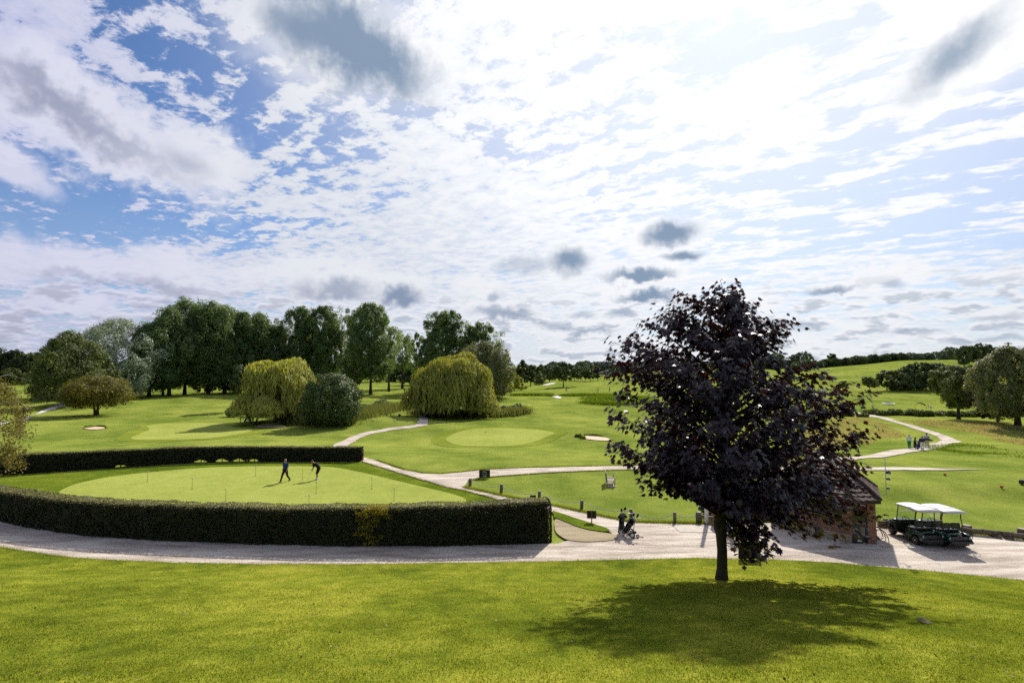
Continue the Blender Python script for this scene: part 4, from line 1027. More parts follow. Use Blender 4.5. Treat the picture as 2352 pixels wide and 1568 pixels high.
# ------------------------------------------------------------------ clipped hedges
M_hedge_shaded = foliage('hedge_shaded_leaf', (0.006, 0.010, 0.003), (0.055, 0.057, 0.018), 0.12, 0.55, 0.3, (1.1, 1.1, 0.6), 1.6)  # backlit sides: their shade is put into this darker leaf colour
M_hedge_lit = foliage('hedge_lit_leaf', (0.09, 0.10, 0.03), (0.38, 0.35, 0.15), 0.3, 0.55, 0.3, (1.2, 1.1, 0.7), 0.5)  # same hedge, top catching the light: painted in as a paler leaf
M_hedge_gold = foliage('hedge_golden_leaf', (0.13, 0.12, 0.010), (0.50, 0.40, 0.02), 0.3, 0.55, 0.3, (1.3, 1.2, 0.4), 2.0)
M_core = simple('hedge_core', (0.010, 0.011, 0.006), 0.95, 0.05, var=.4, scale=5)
def hedge(front, H, thick, label, n_face, leaf, holes=(), gold=None, n_top=None, back_n=0.35):
    """front: pixels of the foot of its near face"""
    W = np.array([gp(*p)[:2] for p in front]); W = smooth_closed(W, 6, closed=False)
    L = np.r_[0, np.cumsum(np.linalg.norm(np.diff(W, axis=0), axis=1))]; T = L[-1]
    def at(s_): return np.stack([np.interp(s_, L, W[:, 0]), np.interp(s_, L, W[:, 1])], -1)
    def nrm(s_):
        d = at(s_ + .3) - at(s_ - .3); d = d / np.linalg.norm(d, axis=-1)[..., None]
        return np.stack([-d[..., 1], d[..., 0]], -1)      # points to the back when running left to right
    Hs = lambda s_: np.interp(s_, np.linspace(0, T, len(H)), H)
    x0, y0 = W[0]; root = empty('clipped_hedge', (float(W[len(W) // 2][0]), float(W[len(W) // 2][1]), float(Z(*W[len(W) // 2]))))
    tag(root, label, 'hedge')
    org = np.array(root.location)
    # dark core with wobbly faces, as a strip of sections
    ns = int(T / 0.5) + 2; S_ = np.linspace(0.05, T - .05, ns)
    sec = [(0.13, 0.0), (0.11, .35), (0.11, .8), (.2, .93), (.8, .93), (.89, .8), (.89, .35), (.87, 0.0)]
    Vc = []; 
    for s_ in S_:
        b = at(s_); n_ = nrm(np.array(s_)); zb = float(Z(*b)); h = float(Hs(s_))
        lift = 0.0
        for (hs, hw, hh) in holes:
            lift = max(lift, hh * max(0, 1 - ((s_ / T - hs) / hw) ** 2))
        for u, v in sec:
            p = b + n_ * u * thick
            vv = v if v > 0.5 else max(v, lift / h + v * .3)
            Vc.append((p[0], p[1], zb + vv * h - (0.1 if v == 0 and lift == 0 else 0)))
    Vc = np.array(Vc); k = len(sec)
    Fc = [(i * k + j, i * k + (j + 1) % k, (i + 1) * k + (j + 1) % k, (i + 1) * k + j) for i in range(ns - 1) for j in range(k)]
    mb = MB(); mb.add(Vc - org, Fc + [tuple(range(k)), tuple(range((ns - 1) * k, ns * k))][0:0]); 
    mb.F.append(tuple(range(k - 1, -1, -1))); mb.S.append(False); mb.F.append(tuple(range((ns - 1) * k, ns * k))); mb.S.append(False)
    # stems in the holes
    for (hs, hw, hh) in holes:
        for q in (-.95, -.1, .8):
            s_ = (hs + hw * q) * T; b = at(np.array(s_)) + nrm(np.array(s_)) * thick * .5; zb = float(Z(*b))
            mb.tube([(b[0] - org[0], b[1] - org[1], zb - org[2] - .1), (b[0] - org[0] + .05, b[1] - org[1], zb + hh + .2 - org[2])], [.05, .04], 6)
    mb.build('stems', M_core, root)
    def lift_at(s_):
        l = np.zeros_like(s_)
        for (hs, hw, hh) in holes: l = np.maximum(l, hh * np.maximum(0, 1 - ((s_ / T - hs) / hw) ** 2))
        return l
    def leaves(n, face, mat, name, sel=None):
        s_ = rng.random(n) * T
        if face == 'front': u = np.full(n, 0.0); v = rng.random(n); N0 = -nrm(s_)
        elif face == 'back': u = np.full(n, 1.0); v = rng.random(n); N0 = nrm(s_)
        else: u = rng.random(n); v = np.full(n, 1.0); N0 = np.zeros((n, 2))
        h = Hs(s_); b = at(s_); nn_ = nrm(s_)
        zz_ = v * h
        wob_ = 0.045 * np.sin(s_ * 1.3 + 2 * np.sin(v * 4)) + 0.035 * np.sin(s_ * 4.1 + 3 * np.sin(v * 5 + s_ * .7)) + 0.012 * np.sin(s_ * 9 + 4 * np.sin(v * 9 - s_))
        # rounded shoulders
        rnd = 0.16
        if face == 'top':
            e = np.minimum(u, 1 - u) * thick; zz_ = zz_ - np.where(e < rnd, rnd - np.sqrt(np.maximum(0, rnd ** 2 - (rnd - e) ** 2)), 0) + wob_ * .8
            off = u * thick
        else:
            e = (1 - v) * h; ins = np.where(e < rnd, rnd - np.sqrt(np.maximum(0, rnd ** 2 - (rnd - e) ** 2)), 0)
            off = (u * thick) + (1 if face == 'front' else -1) * (ins + wob_ + rng.random(n) * .05)
            zz_ = np.maximum(zz_, 0)
        P = np.column_stack([b + nn_ * off[:, None], Z(b[:, 0], b[:, 1]) + zz_])
        Nn = np.column_stack([N0, np.full(n, 1.0 if face == 'top' else .35)])
        Nn = unit(unit(Nn) + rng.normal(size=(n, 3)) * .55)
        keep = (zz_ > lift_at(s_) + rng.normal(0, .05, n)) | (lift_at(s_) < .02)
        if sel is not None: keep &= sel(s_ / T, v, P)
        P, Nn = P[keep], Nn[keep]
        V, Fc = leaf_quads(P - org, Nn, leaf, 1.0)
        return V, Fc
    gs = (lambda s_, v, P: ~gold(s_, v, P)) if gold else None
    # ends
    def end_leaves(n, s_end, sgn):
        u = rng.random(n); v = rng.random(n); b = at(np.full(n, s_end)); nn_ = nrm(np.full(n, s_end)); tv = np.stack([nn_[:, 1], -nn_[:, 0]], 1) * sgn
        h = Hs(np.full(n, s_end)); bul = 0.18 * np.sin(PI * u) * (1 - np.maximum(0, v - .8) * 3)
        P = np.column_stack([b + nn_ * (u * thick)[:, None] + tv * (bul + rng.random(n) * .06)[:, None], Z(b[:, 0], b[:, 1]) + v * h])
        Nn = unit(unit(np.column_stack([tv, np.full(n, .3)])) + rng.normal(size=(n, 3)) * .55)
        return leaf_quads(P - org, Nn, leaf, 1.0)
    V, Fc = cat([leaves(n_face, 'front', None, '', gs), leaves(int(n_face * back_n), 'back', None, ''), end_leaves(int(n_face * thick / T * 1.6), T, 1), end_leaves(int(n_face * thick / T * 1.6), 0, -1)])
    np_mesh('clipped_sides', V, Fc, M_hedge_shaded, root)
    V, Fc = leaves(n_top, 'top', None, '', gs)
    np_mesh('clipped_top', V, Fc, M_hedge_lit, root)
    if gold:
        V, Fc = cat([leaves(n_face, 'front', None, '', gold), leaves(n_top, 'top', None, '', gold)])
        o = np_mesh('golden_patch', V, Fc, M_hedge_gold, root); o['label'] = 'yellow variegated patch of leaves in the hedge'
    return root
def gold(s_, v, P):
    nz = 0.5 * np.sin(P[:, 0] * 9 + P[:, 2] * 5) + .5 * np.sin(P[:, 0] * 4.1 - P[:, 2] * 8 + 1)
    c = 0.806 + 0.004 * np.sin(v * 9)
    w_ = 0.007 + .013 * np.clip((v - .1) * 1.6, 0, 1) * (0.7 + .3 * np.sin(v * 8))
    k = np.abs(s_ - c - np.where(v > .93, .006, 0)) < w_ * (1 + .5 * nz)
    return k & (rng.random(len(s_)) < np.where(v > .85, .85, .42))
hedge([(-330, 1150), (-180, 1168), (-60, 1188), (0, 1201), (130, 1225), (260, 1238), (390, 1245), (500, 1249.5), (612, 1253.5), (756, 1257), (900, 1257.5), (1042, 1256), (1160, 1253), (1262, 1248)], [1.75, 1.75, 1.75, 1.78, 1.82, 1.85, 1.95, 2.1], 1.15,
      'tall dark clipped hedge between the putting green and the gravel road', 78000, .038, gold=gold, n_top=34000)
hedge([(-200, 1112), (-60, 1098), (0, 1092), (130, 1083), (260, 1075), (390, 1066), (500, 1062), (612, 1060.5), (727, 1060.5), (824, 1060)], [1.6, 1.6, 1.55, 1.5, 1.42, 1.4, 1.35], 0.9,
      'lower dark clipped hedge behind the putting green with gaps at its foot', 46000, .045, n_top=16000, holes=((.375, .016, .28), (.56, .022, .3), (.615, .022, .36), (.66, .02, .34), (.70, .018, .3)))
# ------------------------------------------------------------------ the copper maple
def maple():
    r = np.random.default_rng(11); rr_ = random.Random(11)
    bx, by, bz = gp(1658, 1336)
    k = mpp(by)
    root = empty('maple_tree', (bx, by, bz))
    tag(root, 'dark purple-leaved maple standing on the near lawn in front of the brick hut', 'tree')
    def hz_(py): return top_z(by, py) - bz           # height above the foot
    env = [(655, 1648, 1712), (680, 1590, 1722), (700, 1560, 1738), (720, 1525, 1765), (740, 1495, 1800), (760, 1478, 1800), (790, 1432, 1772), (815, 1418, 1785), (840, 1412, 1845), (870, 1425, 1885), (900, 1430, 1925), (920, 1430, 1960), (945, 1414, 1965), (975, 1416, 1975), (1000, 1412, 1998), (1020, 1425, 1992), (1045, 1450, 1965), (1070, 1482, 1972), (1100, 1482, 1965), (1130, 1530, 1950), (1150, 1600, 1985), (1180, 1640, 2000), (1210, 1655, 1970), (1235, 1680, 1880), (1260, 1692, 1790), (1278, 1730, 1772)]
    E = np.array([(hz_(a), (b - 1658) * k, (c - 1658) * k) for a, b, c in env])[::-1]
    H = E[-1, 0]
    def axis_x(z): return np.interp(z, [0, 3, 6, H], [0, 0.0, .15, .45])
    def rad(z, th):
        L = axis_x(z) - np.interp(z, E[:, 0], E[:, 1]); Rr = np.interp(z, E[:, 0], E[:, 2]) - axis_x(z)
        c, s_ = math.cos(th), math.sin(th)
        Rx = max(0.15, Rr if c > 0 else L); Ry = max(0.2, 0.5 * (max(L, .1) + max(Rr, .1)) * .92)
        return 1 / math.sqrt((c / Rx) ** 2 + (s_ / Ry) ** 2)
    tips = [(1668, 652), (1708, 656), (1592, 674), (1560, 702), (1528, 722), (1497, 742), (1455, 778), (1430, 792), (1416, 822), (1414, 850), (1430, 900), (1415, 945), (1413, 1008), (1432, 1045), (1482, 1068), (1482, 1102), (1530, 1128), (1548, 1138), (1605, 1146), (1826, 737), (1800, 760), (1780, 780), (1862, 842), (1885, 860), (1985, 905), (1945, 885), (1930, 925), (2006, 985), (1965, 1010), (1980, 1065), (1985, 1080), (1960, 1105), (2003, 1172), (2004, 1192), (1965, 1212), (1900, 1225), (1868, 1230), (1772, 1278), (1738, 1272), (1700, 1245), (1690, 1262), (1720, 700), (1740, 730)]
    T = []
    for px, py in tips:
        dy_ = rr_.uniform(-.6, .6)
        T.append(((px - 1658) * k * 1.0, dy_, hz_(py), 1.0))
    for i in range(16):   # ragged boughs reaching out in front and behind
        th = (PI / 2 if i % 2 else -PI / 2) + rr_.uniform(-1.0, 1.0); z = E[0, 0] + 1.6 + (H * .86 - E[0, 0] - 1.6) * (i / 15)
        R_ = rad(z, th) * rr_.uniform(.9, 1.05); T.append((axis_x(z) + R_ * math.cos(th), R_ * math.sin(th), z, 1.0))
    n_r = 128
    for i in range(n_r):
        q = (i + .5) / n_r
        z = E[0, 0] + (H * .97 - E[0, 0]) * (q ** 1.15)
        z = max(z, E[0, 0] + .2)
        th = i * 2.39996 + rr_.uniform(-.3, .3)
        if z < hz_(1150) and math.cos(th) < .15: z = hz_(1150) + rr_.uniform(.2, 2)
        f = rr_.choice([.96, .9, .85, .7, .55])
        R_ = max(.15, rad(z, th) - .58) * f
        T.append((axis_x(z) + R_ * math.cos(th), R_ * math.sin(th), z, f))
    wood = MB()
    tz = [0, .12, .5, 1.2, 1.75, 2.0, 2.25, 2.5, 3.0, 4.5, 6.5, 8.5, H - 1.0, H - .3]
    tr = [.29, .245, .195, .180, .190, .235, .225, .180, .185, .15, .11, .07, .035, .01]
    tz = [q * 11.1 / 11.1 for q in tz]
    tp = [(axis_x(z) * 1.0 + .03 * math.sin(z * 1.9), .03 * math.cos(z * 2.3), z) for z in tz]; tp[0] = (0, 0, -.15)
    wood.tube(tp, tr, 14)
    twigs = MB(); LP, LN, LU = [], [], []
    for (x, y, z, f) in T:
        hor = math.hypot(x - axis_x(z), y)
        z0 = min(max(z - hor * rr_.uniform(.35, .75) - .3, 2.45), H - 1.2)
        if z < 3.5: z0 = max(2.45, min(3.6, z + .6 + rr_.uniform(0, .8)))
        a = Vector((axis_x(z0), 0, z0)); b = Vector((x, y, z))
        L = (b - a).length
        mid = a.lerp(b, .55) + Vector((0, 0, .10 * L + (.35 if z < 3.5 else 0)))
        pts = [a * (1 - t_) ** 2 + mid * 2 * t_ * (1 - t_) + b * t_ * t_ for t_ in [0, .17, .34, .5, .67, .84, 1]]
        r0 = min(.075, .016 * L + .012)
        twigs.tube(pts, [r0, r0 * .8, r0 * .62, r0 * .48, r0 * .34, r0 * .2, .004], 5, cap=False)
        nt = int(4 + L * 2.3)
        for j in range(nt):
            t_ = .28 + .72 * (j + rr_.random() * .6) / nt
            if j == nt - 1: t_ = 1.0
            p = a * (1 - t_) ** 2 + mid * 2 * t_ * (1 - t_) + b * t_ * t_
            d = (mid - a).lerp(b - mid, t_).normalized()
            aa = rr_.uniform(.3, 1.25) * rr_.choice([-1, 1]) if t_ < .97 else 0
            tw = rotz(aa) @ d; tw = Vector((tw.x, tw.y, tw.z * .6 + rr_.uniform(-.25, .3))).normalized()
            tl = (rr_.uniform(.3, .75) if t_ < .97 else .25) * (1.0 if L > 2 else .7)
            e = p + tw * tl
            twigs.tube([p, p.lerp(e, .5) + Vector((0, 0, .04)), e], [.008, .006, .003], 3, cap=False)
            nl = int(5 + tl * 13)
            for q in range(nl):
                s_ = .12 + .88 * q / nl
                c = p.lerp(e, s_) + Vector((rr_.gauss(0, .16), rr_.gauss(0, .16), rr_.gauss(-.05, .16)))
                ow_ = Vector((c.x - axis_x(c.z), c.y, 0)); ow_ = ow_.normalized() if ow_.length > .05 else Vector((1, 0, 0))
                out_ = (ow_ * .6 + Vector((tw.x, tw.y, 0)) * .6 + Vector((rr_.gauss(0, .45), rr_.gauss(0, .45), 0))).normalized()
                dr = rr_.uniform(.15, 1.25)
                U = (out_ * math.cos(dr) + Vector((0, 0, -1)) * math.sin(dr)).normalized()
                N = (out_ * math.sin(dr) + Vector((0, 0, 1)) * math.cos(dr) + Vector((rr_.gauss(0, .38), rr_.gauss(0, .38), rr_.gauss(0, .3))))
                N = (N - U * N.dot(U)).normalized()
                if c.z < 3.35 and c.x < .55: continue
                LP.append(c); LN.append(N); LU.append(U)
    LP, LN, LU = np.array([tuple(v) for v in LP]), np.array([tuple(v) for v in LN]), np.array([tuple(v) for v in LU])
    n = len(LP); S = np.cross(LN, LU)
    ol = np.array([(0, 0), (.30, -.10), (.27, .10), (.60, .20), (.38, .34), (.46, .62), (.20, .58), (0, 1.0), (-.20, .58), (-.46, .62), (-.38, .34), (-.60, .20), (-.27, .10), (-.30, -.10)])
    m = len(ol); sz = (.14 + .12 * r.random(n))[:, None]
    V = np.zeros((n, m + 1, 3))
    curl = (0.15 + .35 * r.random(n))[:, None]
    for j, (u, v) in enumerate(ol):
        V[:, j] = LP + S * u * sz + LU * v * sz - LN * (abs(u) * curl * .9 + v * v * curl * .35) * sz
    V[:, m] = LP + LU * .3 * sz
    V[:, :, 2] = np.maximum(V[:, :, 2], .5)
    Fc = np.array([(j, (j + 1) % m, m) for j in range(m)])
    Fall = (Fc[None] + (np.arange(n) * (m + 1))[:, None, None]).reshape(-1, 3)
    mt, t = new_mat('maple_leaf')
    gg = t.node('ShaderNodeNewGeometry')
    col = t.ramp(gg.outputs['Random Per Island'], [(0, (.005, .0025, .004)), (.6, (.012, .006, .009)), (1, (.040, .017, .024))])
    pb = pbsdf(t, col, t.m('ADD', .33, t.m('MULTIPLY', gg.outputs['Random Per Island'], .10)), .5)
    trn = t.node('ShaderNodeBsdfTranslucent'); t.put(trn.inputs[0], (.10, .018, .022))
    mx = t.node('ShaderNodeMixShader'); mx.inputs[0].default_value = .10; t.l.new(pb, mx.inputs[1]); t.l.new(trn.outputs[0], mx.inputs[2])
    out(t, mx.outputs[0])
    cr = np_mesh('crown', V.reshape(-1, 3), Fall, mt, root)
    wood.build('trunk', bark('maple_bark', (.060, .048, .030), 9), root)
    twigs.build('branches', bark('maple_twig', (.035, .026, .02), 9), root)
    print('maple leaves', n)
maple()

# ------------------------------------------------------------------ plain materials
M = {}
def mm(key, *a, **k): M[key] = simple(key, *a, **k)
mm('white_paint', (.78, .78, .76), .45, .4, var=.05); mm('black_board', (.012, .013, .013), .5, .4); mm('letter_white', (.75, .75, .72), .6, .3, var=.03)
mm('orange_wood', (.20, .10, .045), .75, .3); mm('grey_wood', (.17, .145, .115), .85, .2, var=.35, scale=14, bumps=.6); mm('bench_wood', (.30, .26, .21), .8, .25, var=.25, scale=12, bumps=.4)
mm('log_wood', (.15, .12, .09), .9, .15, var=.4, scale=8, bumps=.8); mm('rope', (.68, .65, .56), .9, .1); mm('black_plastic', (.014, .014, .015), .42, .5); mm('rubber', (.012, .012, .012), .8, .25)
mm('steel', (.42, .42, .43), .32, .5, 1.0); mm('cart_green', (.008, .045, .030), .18, .7, var=.1); mm('cart_roof', (.62, .59, .57), .5, .4, var=.06); mm('black_vinyl', (.020, .020, .022), .38, .5); mm('beige_vinyl', (.50, .46, .40), .5, .4, var=.08)
mm('dark_frame', (.035, .022, .022), .4, .5); mm('rim', (.55, .53, .47), .4, .5, .5); mm('skin', (.44, .24, .16), .55, .35, var=.08); mm('blue_shirt', (.018, .050, .16), .8, .2); mm('black_cloth', (.012, .012, .015), .85, .15)
mm('white_cloth', (.66, .66, .68), .8, .2, var=.06); mm('green_cloth', (.005, .19, .075), .8, .2); mm('beige_cloth', (.42, .38, .31), .8, .2); mm('navy_cloth', (.020, .024, .075), .8, .2); mm('pink_cloth', (.42, .27, .27), .8, .2); mm('denim', (.035, .045, .11), .85, .15)
mm('grey_hair', (.27, .24, .21), .7, .3); mm('blond_hair', (.60, .46, .27), .7, .3); mm('brown_hair', (.11, .045, .022), .7, .3); mm('dark_hair', (.02, .015, .012), .6, .3)
mm('bag_black', (.006, .006, .007), .7, .05); mm('bag_grey', (.07, .07, .08), .7, .2); mm('bag_white', (.42, .42, .44), .65, .3); mm('bag_purple', (.030, .022, .065), .65, .3); mm('bag_blue', (.02, .045, .12), .65, .3); mm('chrome', (.75, .75, .76), .16, .6, 1.0)
mm('yellow', (.70, .50, .02), .7, .2); mm('red', (.42, .045, .02), .6, .3); mm('pin_black', (.02, .024, .03), .5, .4); mm('pin_cap', (.28, .33, .38), .4, .5); mm('terra', (.22, .06, .035), .8, .2); mm('door_dark', (.022, .020, .022), .4, .5)
mm('net_green', (.018, .05, .022), .7, .2); mm('plinth', (.34, .29, .22), .9, .15, var=.15, scale=5); mm('fascia', (.03, .028, .026), .6, .3); mm('ball', (.8, .8, .78), .35, .5, var=.02); mm('green_logo', (.0, .30, .14), .5, .4)
def glass_mat():
    m_, t = new_mat('clear_screen')
    g_ = t.node('ShaderNodeBsdfGlossy'); g_.inputs['Roughness'].default_value = .06; t.put(g_.inputs[0], (.9, .95, .95))
    tr = t.node('ShaderNodeBsdfTransparent'); t.put(tr.inputs[0], (.90, .94, .93))
    mx = t.node('ShaderNodeMixShader'); mx.inputs[0].default_value = .07; t.l.new(tr.outputs[0], mx.inputs[1]); t.l.new(g_.outputs[0], mx.inputs[2])
    out(t, mx.outputs[0]); return m_
M['glass'] = glass_mat()
mm('window_dark', (.02, .025, .03), .08, .8, bumps=0)
def brick_mat():
    m_, t = new_mat('red_brick')
    g_ = t.node('ShaderNodeNewGeometry'); px_, py_, pz_ = t.sep(g_.outputs['Position'])
    uv = t.comb(t.m('ADD', t.m('MULTIPLY', px_, .85), t.m('MULTIPLY', py_, -.55)), pz_, 0.0)
    b = t.node('ShaderNodeTexBrick'); t.l.new(uv, b.inputs['Vector']); b.inputs['Scale'].default_value = 1
    b.inputs['Brick Width'].default_value = .225; b.inputs['Row Height'].default_value = .075; b.inputs['Mortar Size'].default_value = .008
    t.put(b.inputs['Color1'], (.24, .075, .045)); t.put(b.inputs['Color2'], (.33, .13, .08)); t.put(b.inputs['Mortar'], (.38, .33, .28))
    c = t.mix(t.m('MULTIPLY', t.noise(g_.outputs['Position'], 7, 4), .5), b.outputs[0], (.14, .06, .04))
    out(t, pbsdf(t, c, .85, .2, 0, bumpn(t, b.outputs['Fac'], .4, .01))); return m_
M['brick'] = brick_mat()
M['tile'] = simple('roof_tile', (.085, .055, .045), .75, .3, var=.35, scale=6, bumps=.5)

def text_mesh(txt, size, mat, parent, loc, rot, name='lettering'):
    cu = bpy.data.curves.new(name, 'FONT'); cu.body = txt; cu.size = size; cu.align_x = 'CENTER'; cu.align_y = 'CENTER'; cu.extrude = .002
    o = bpy.data.objects.new(name, cu); C.objects.link(o)
    me = bpy.data.meshes.new_from_object(o.evaluated_get(bpy.context.evaluated_depsgraph_get()))
    bpy.data.objects.remove(o); o = bpy.data.objects.new(name, me); C.objects.link(o); me.materials.clear(); me.materials.append(mat)
    o.parent = parent; o.location = loc; o.rotation_euler = rot
    return o
def face_cam(x, y): return math.atan2(-x, y) * 1.0     # rz that turns local -y towards the camera

# ------------------------------------------------------------------ signs
def sign(px, base, top, wpx, hpx, label, lines=(), back=False, rz=0.0, post='orange_wood'):
    x, y, z = gp(px, base); k = mpp(y)
    root = empty('sign', (x, y, z), rz); tag(root, label, 'sign')
    H = top_z(y, top) - z; w_, h_ = wpx * k, hpx * k
    MB().box((0, 0, H - h_ / 2), (w_, .03, h_), bev=.006).build('board', M['black_board'], root)
    MB().box((0, .035 if not back else -.035, (H - h_ * .1) / 2 - .05), (.06, .04, H - h_ * .1 + .1)).build('post', M[post], root)
    for s_, zc, size in lines:
        text_mesh(s_, size, M['letter_white'], root, (0, -.020, H - h_ * zc), (PI / 2, 0, 0))
    return root, H, w_, h_
r_, H_, w_, h_ = sign(1113, 1098.8, 1078.6, 25, 17, 'black board reading HILL with a white arrow, where the gravel paths meet', (('HILL', .26, .17), ('1st Tee', .56, .12)), rz=.1)
mb = MB(); mb.box((-.03, -.019, H_ - h_ * .82), (.22, .004, .05)); mb.add([(.08, -.021, H_ - h_ * .82 - .05), (.17, -.021, H_ - h_ * .82), (.08, -.021, H_ - h_ * .82 + .05)], [(0, 1, 2)]); mb.build('arrow', M['letter_white'], r_)
sign(1224, 1152, 1136.5, 14, 12, 'small black sign peeping over the right end of the tall hedge', (('To 9th', .6, .10),), rz=.1)
sign(1359, 1204, 1172, 21, 17.5, 'blank black sign back on an orange post at the grass strip', (), back=True, rz=-.12)
sign(1722, 1289, 1245, 50, 36, 'black sign back half hidden under the lowest maple leaves', (), back=True)
def small_sign():
    x, y, z = gp(1983, 946); root = empty('sign', (x, y, z)); tag(root, 'little dark green notice board on two legs at the far end of the path', 'sign')
    MB().box((0, 0, 1.0), (1.1, .05, .5)).build('board', M['net_green'], root)
    for s_ in (-1, 1): MB().box((s_ * .45, 0, .4), (.07, .07, .9)).build('leg', M['grey_wood'], root)
small_sign()

# ------------------------------------------------------------------ posts and ropes
def sag_rope(P, sags, label, rad=.024):
    mb = MB(); org = Vector(P[0])
    for (a, b), sg in zip(zip(P[:-1], P[1:]), sags):
        a, b = Vector(a) - org, Vector(b) - org
        mb.tube([a.lerp(b, q / 12) - Vector((0, 0, sg * 4 * (q / 12) * (1 - q / 12))) for q in range(13)], rad, 5, cap=False)
    return tag(mb.build('rope', M['rope'], None, tuple(org)), label, 'rope')
def post(px, base, top, wpx, label, mat='grey_wood', group='wooden rope posts', sides=8, name='rope_post', tilt=.0):
    x, y, z = gp(px, base); H = top_z(y, top) - z; r = wpx * mpp(y) / 2
    root = empty(name, (x, y, z)); tag(root, label, 'post', group)
    root.rotation_euler = (0, tilt, random.random() * .4)
    MB().tube([(0, 0, -.15), (0, 0, H * .5), (0, 0, H - .015), (0, 0, H)], [r, r * 1.02, r, r * .85], sides, smooth=False).build('shaft', M[mat], root)
    MB().lathe([(r * .88, 0), (r * .9, .012), (r * .55, .018)], (0, 0, H), n=sides).build('cap', M['bench_wood'], root)
    return (x, y, z + H - .07)
tops = [post(1079.5, 1115.3, 1098.8, 7.5, 'first rope post, at the tip of the grass wedge where the paths meet', tilt=.05),
        post(1151, 1131.3, 1112, 7.5, 'second rope post from the path junction', tilt=.07),
        post(1238, 1149, 1128, 7.5, 'third rope post, standing just behind the end of the tall hedge', tilt=.07),
        post(1335.6, 1171, 1149, 7.5, 'rope post above the blank sign back', tilt=.06),
        post(1449, 1192.5, 1169, 7.5, 'rope post right behind the golf bags', tilt=.02),
        post(1550, 1201.8, 1176, 7.5, 'rope post between the golf bags and the thick square post', tilt=.0)]
tb = post(1605.5, 1201.3, 1176, 14, 'thick square wooden post with a tap, left of the white flagpole', sides=4, group=None, name='wooden_post')
xp_, yp_, zp_ = gp(1651, 1211)
sag_rope(tops + [tb, (xp_ - .3, yp_, zp_ + .62)], [.28, .30, .26, .24, .36, .20, .05], 'pale rope sagging along the wooden posts from the path junction to the brick pier')
t1 = MB(); t1.tube([(-.16, -.1, .3), (-.24, -.14, .3), (-.26, -.15, .24)], .02, 6); 
tt_ = t1.build('water_tap', M['steel'], None, (tb[0], tb[1], tb[2] - .45)); tag(tt_, 'small metal tap sticking out of the thick wooden post', 'tap')
# white pole, brick pier
x, y, z = gp(1623.5, 1205.5)
root = empty('flagpole', (x, y, z)); tag(root, 'white painted pole rising into the maple leaves beside the brick pier', 'pole')
MB().tube([(0, 0, -.1), (0, 0, 1.2), (0, 0, 3.4)], [.125, .115, .09], 14).build('pole', M['white_paint'], root)
MB().ell((0, 0, 3.42), .10).build('finial', M['white_paint'], root)
root = empty('brick_pier', (xp_, yp_, zp_)); tag(root, 'low red brick pier behind the maple trunk', 'pier')
MB().box((0, 0, .38), (.62, .5, .86)).build('brickwork', M['brick'], root); MB().box((0, 0, .84), (.70, .58, .06), bev=.015).build('coping', M['terra'], root)
# right hand side: posts, rope and logs along the yard
tR = [post(2034.7, 1207.5, 1190, 8.5, 'rope post with a rope coiled round it, left of the parked buggies', tilt=-.02),
      post(2221, 1222, 1206, 19, 'fat tree stump post right of the buggies', 'log_wood', sides=12, group=None, name='stump_post'), post(2350, 1236, 1214, 19, 'second fat stump post at the right edge', 'log_wood', sides=12, group=None, name='stump_post')]
xq, yq, zq = gp(2480, 1250)
sag_rope([(a, b, c - .03) for a, b, c in tR] + [(xq, yq, zq + .5)], [.20, .14, .1], 'pale rope hanging between the stump posts on the right')
mb = MB(); mb.tube([(.11 * math.cos(a * .7), .11 * math.sin(a * .7), .02 * a * .6) for a in range(22)], .015, 5); tag(mb.build('rope', M['rope'], None, (tR[0][0], tR[0][1], tR[0][2] - .32)), 'short rope wound round the post left of the buggies', 'rope')
def log(p0, p1, r, label):
    a = Vector(gp(*p0)); b = Vector(gp(*p1)); root = empty('log', tuple(a)); tag(root, label, 'log', 'logs edging the gravel yard')
    d = b - a; n = 7
    P = [Vector((d.x * i / n, d.y * i / n, float(Z(a.x + d.x * i / n, a.y + d.y * i / n)) - a.z + r + .14 + .015 * math.sin(i * 2.1))) for i in range(n + 1)]
    MB().tube(P, [r * (1 + .08 * math.sin(i * 1.7)) for i in range(n + 1)], 12).build('trunk', M['log_wood'], root)
    for q in (.12, .88):
        c = Vector((d.x * q, d.y * q, float(Z(a.x + d.x * q, a.y + d.y * q)) - a.z + .1))
        MB().tube([c - Vector((.05, .3, 0)), c + Vector((-.05, .3, 0))], r * .85, 10).build('bearer', M['log_wood'], root)
log((2018, 1211), (2105, 1217), .12, 'log lying behind the left buggy'); log((2112, 1218), (2205, 1227), .12, 'log lying behind the right buggy'); log((2208, 1227), (2298, 1236), .13, 'log lying in front of the fat stump post'); log((2302, 1237), (2420, 1249), .13, 'log running out of the right edge of the picture')

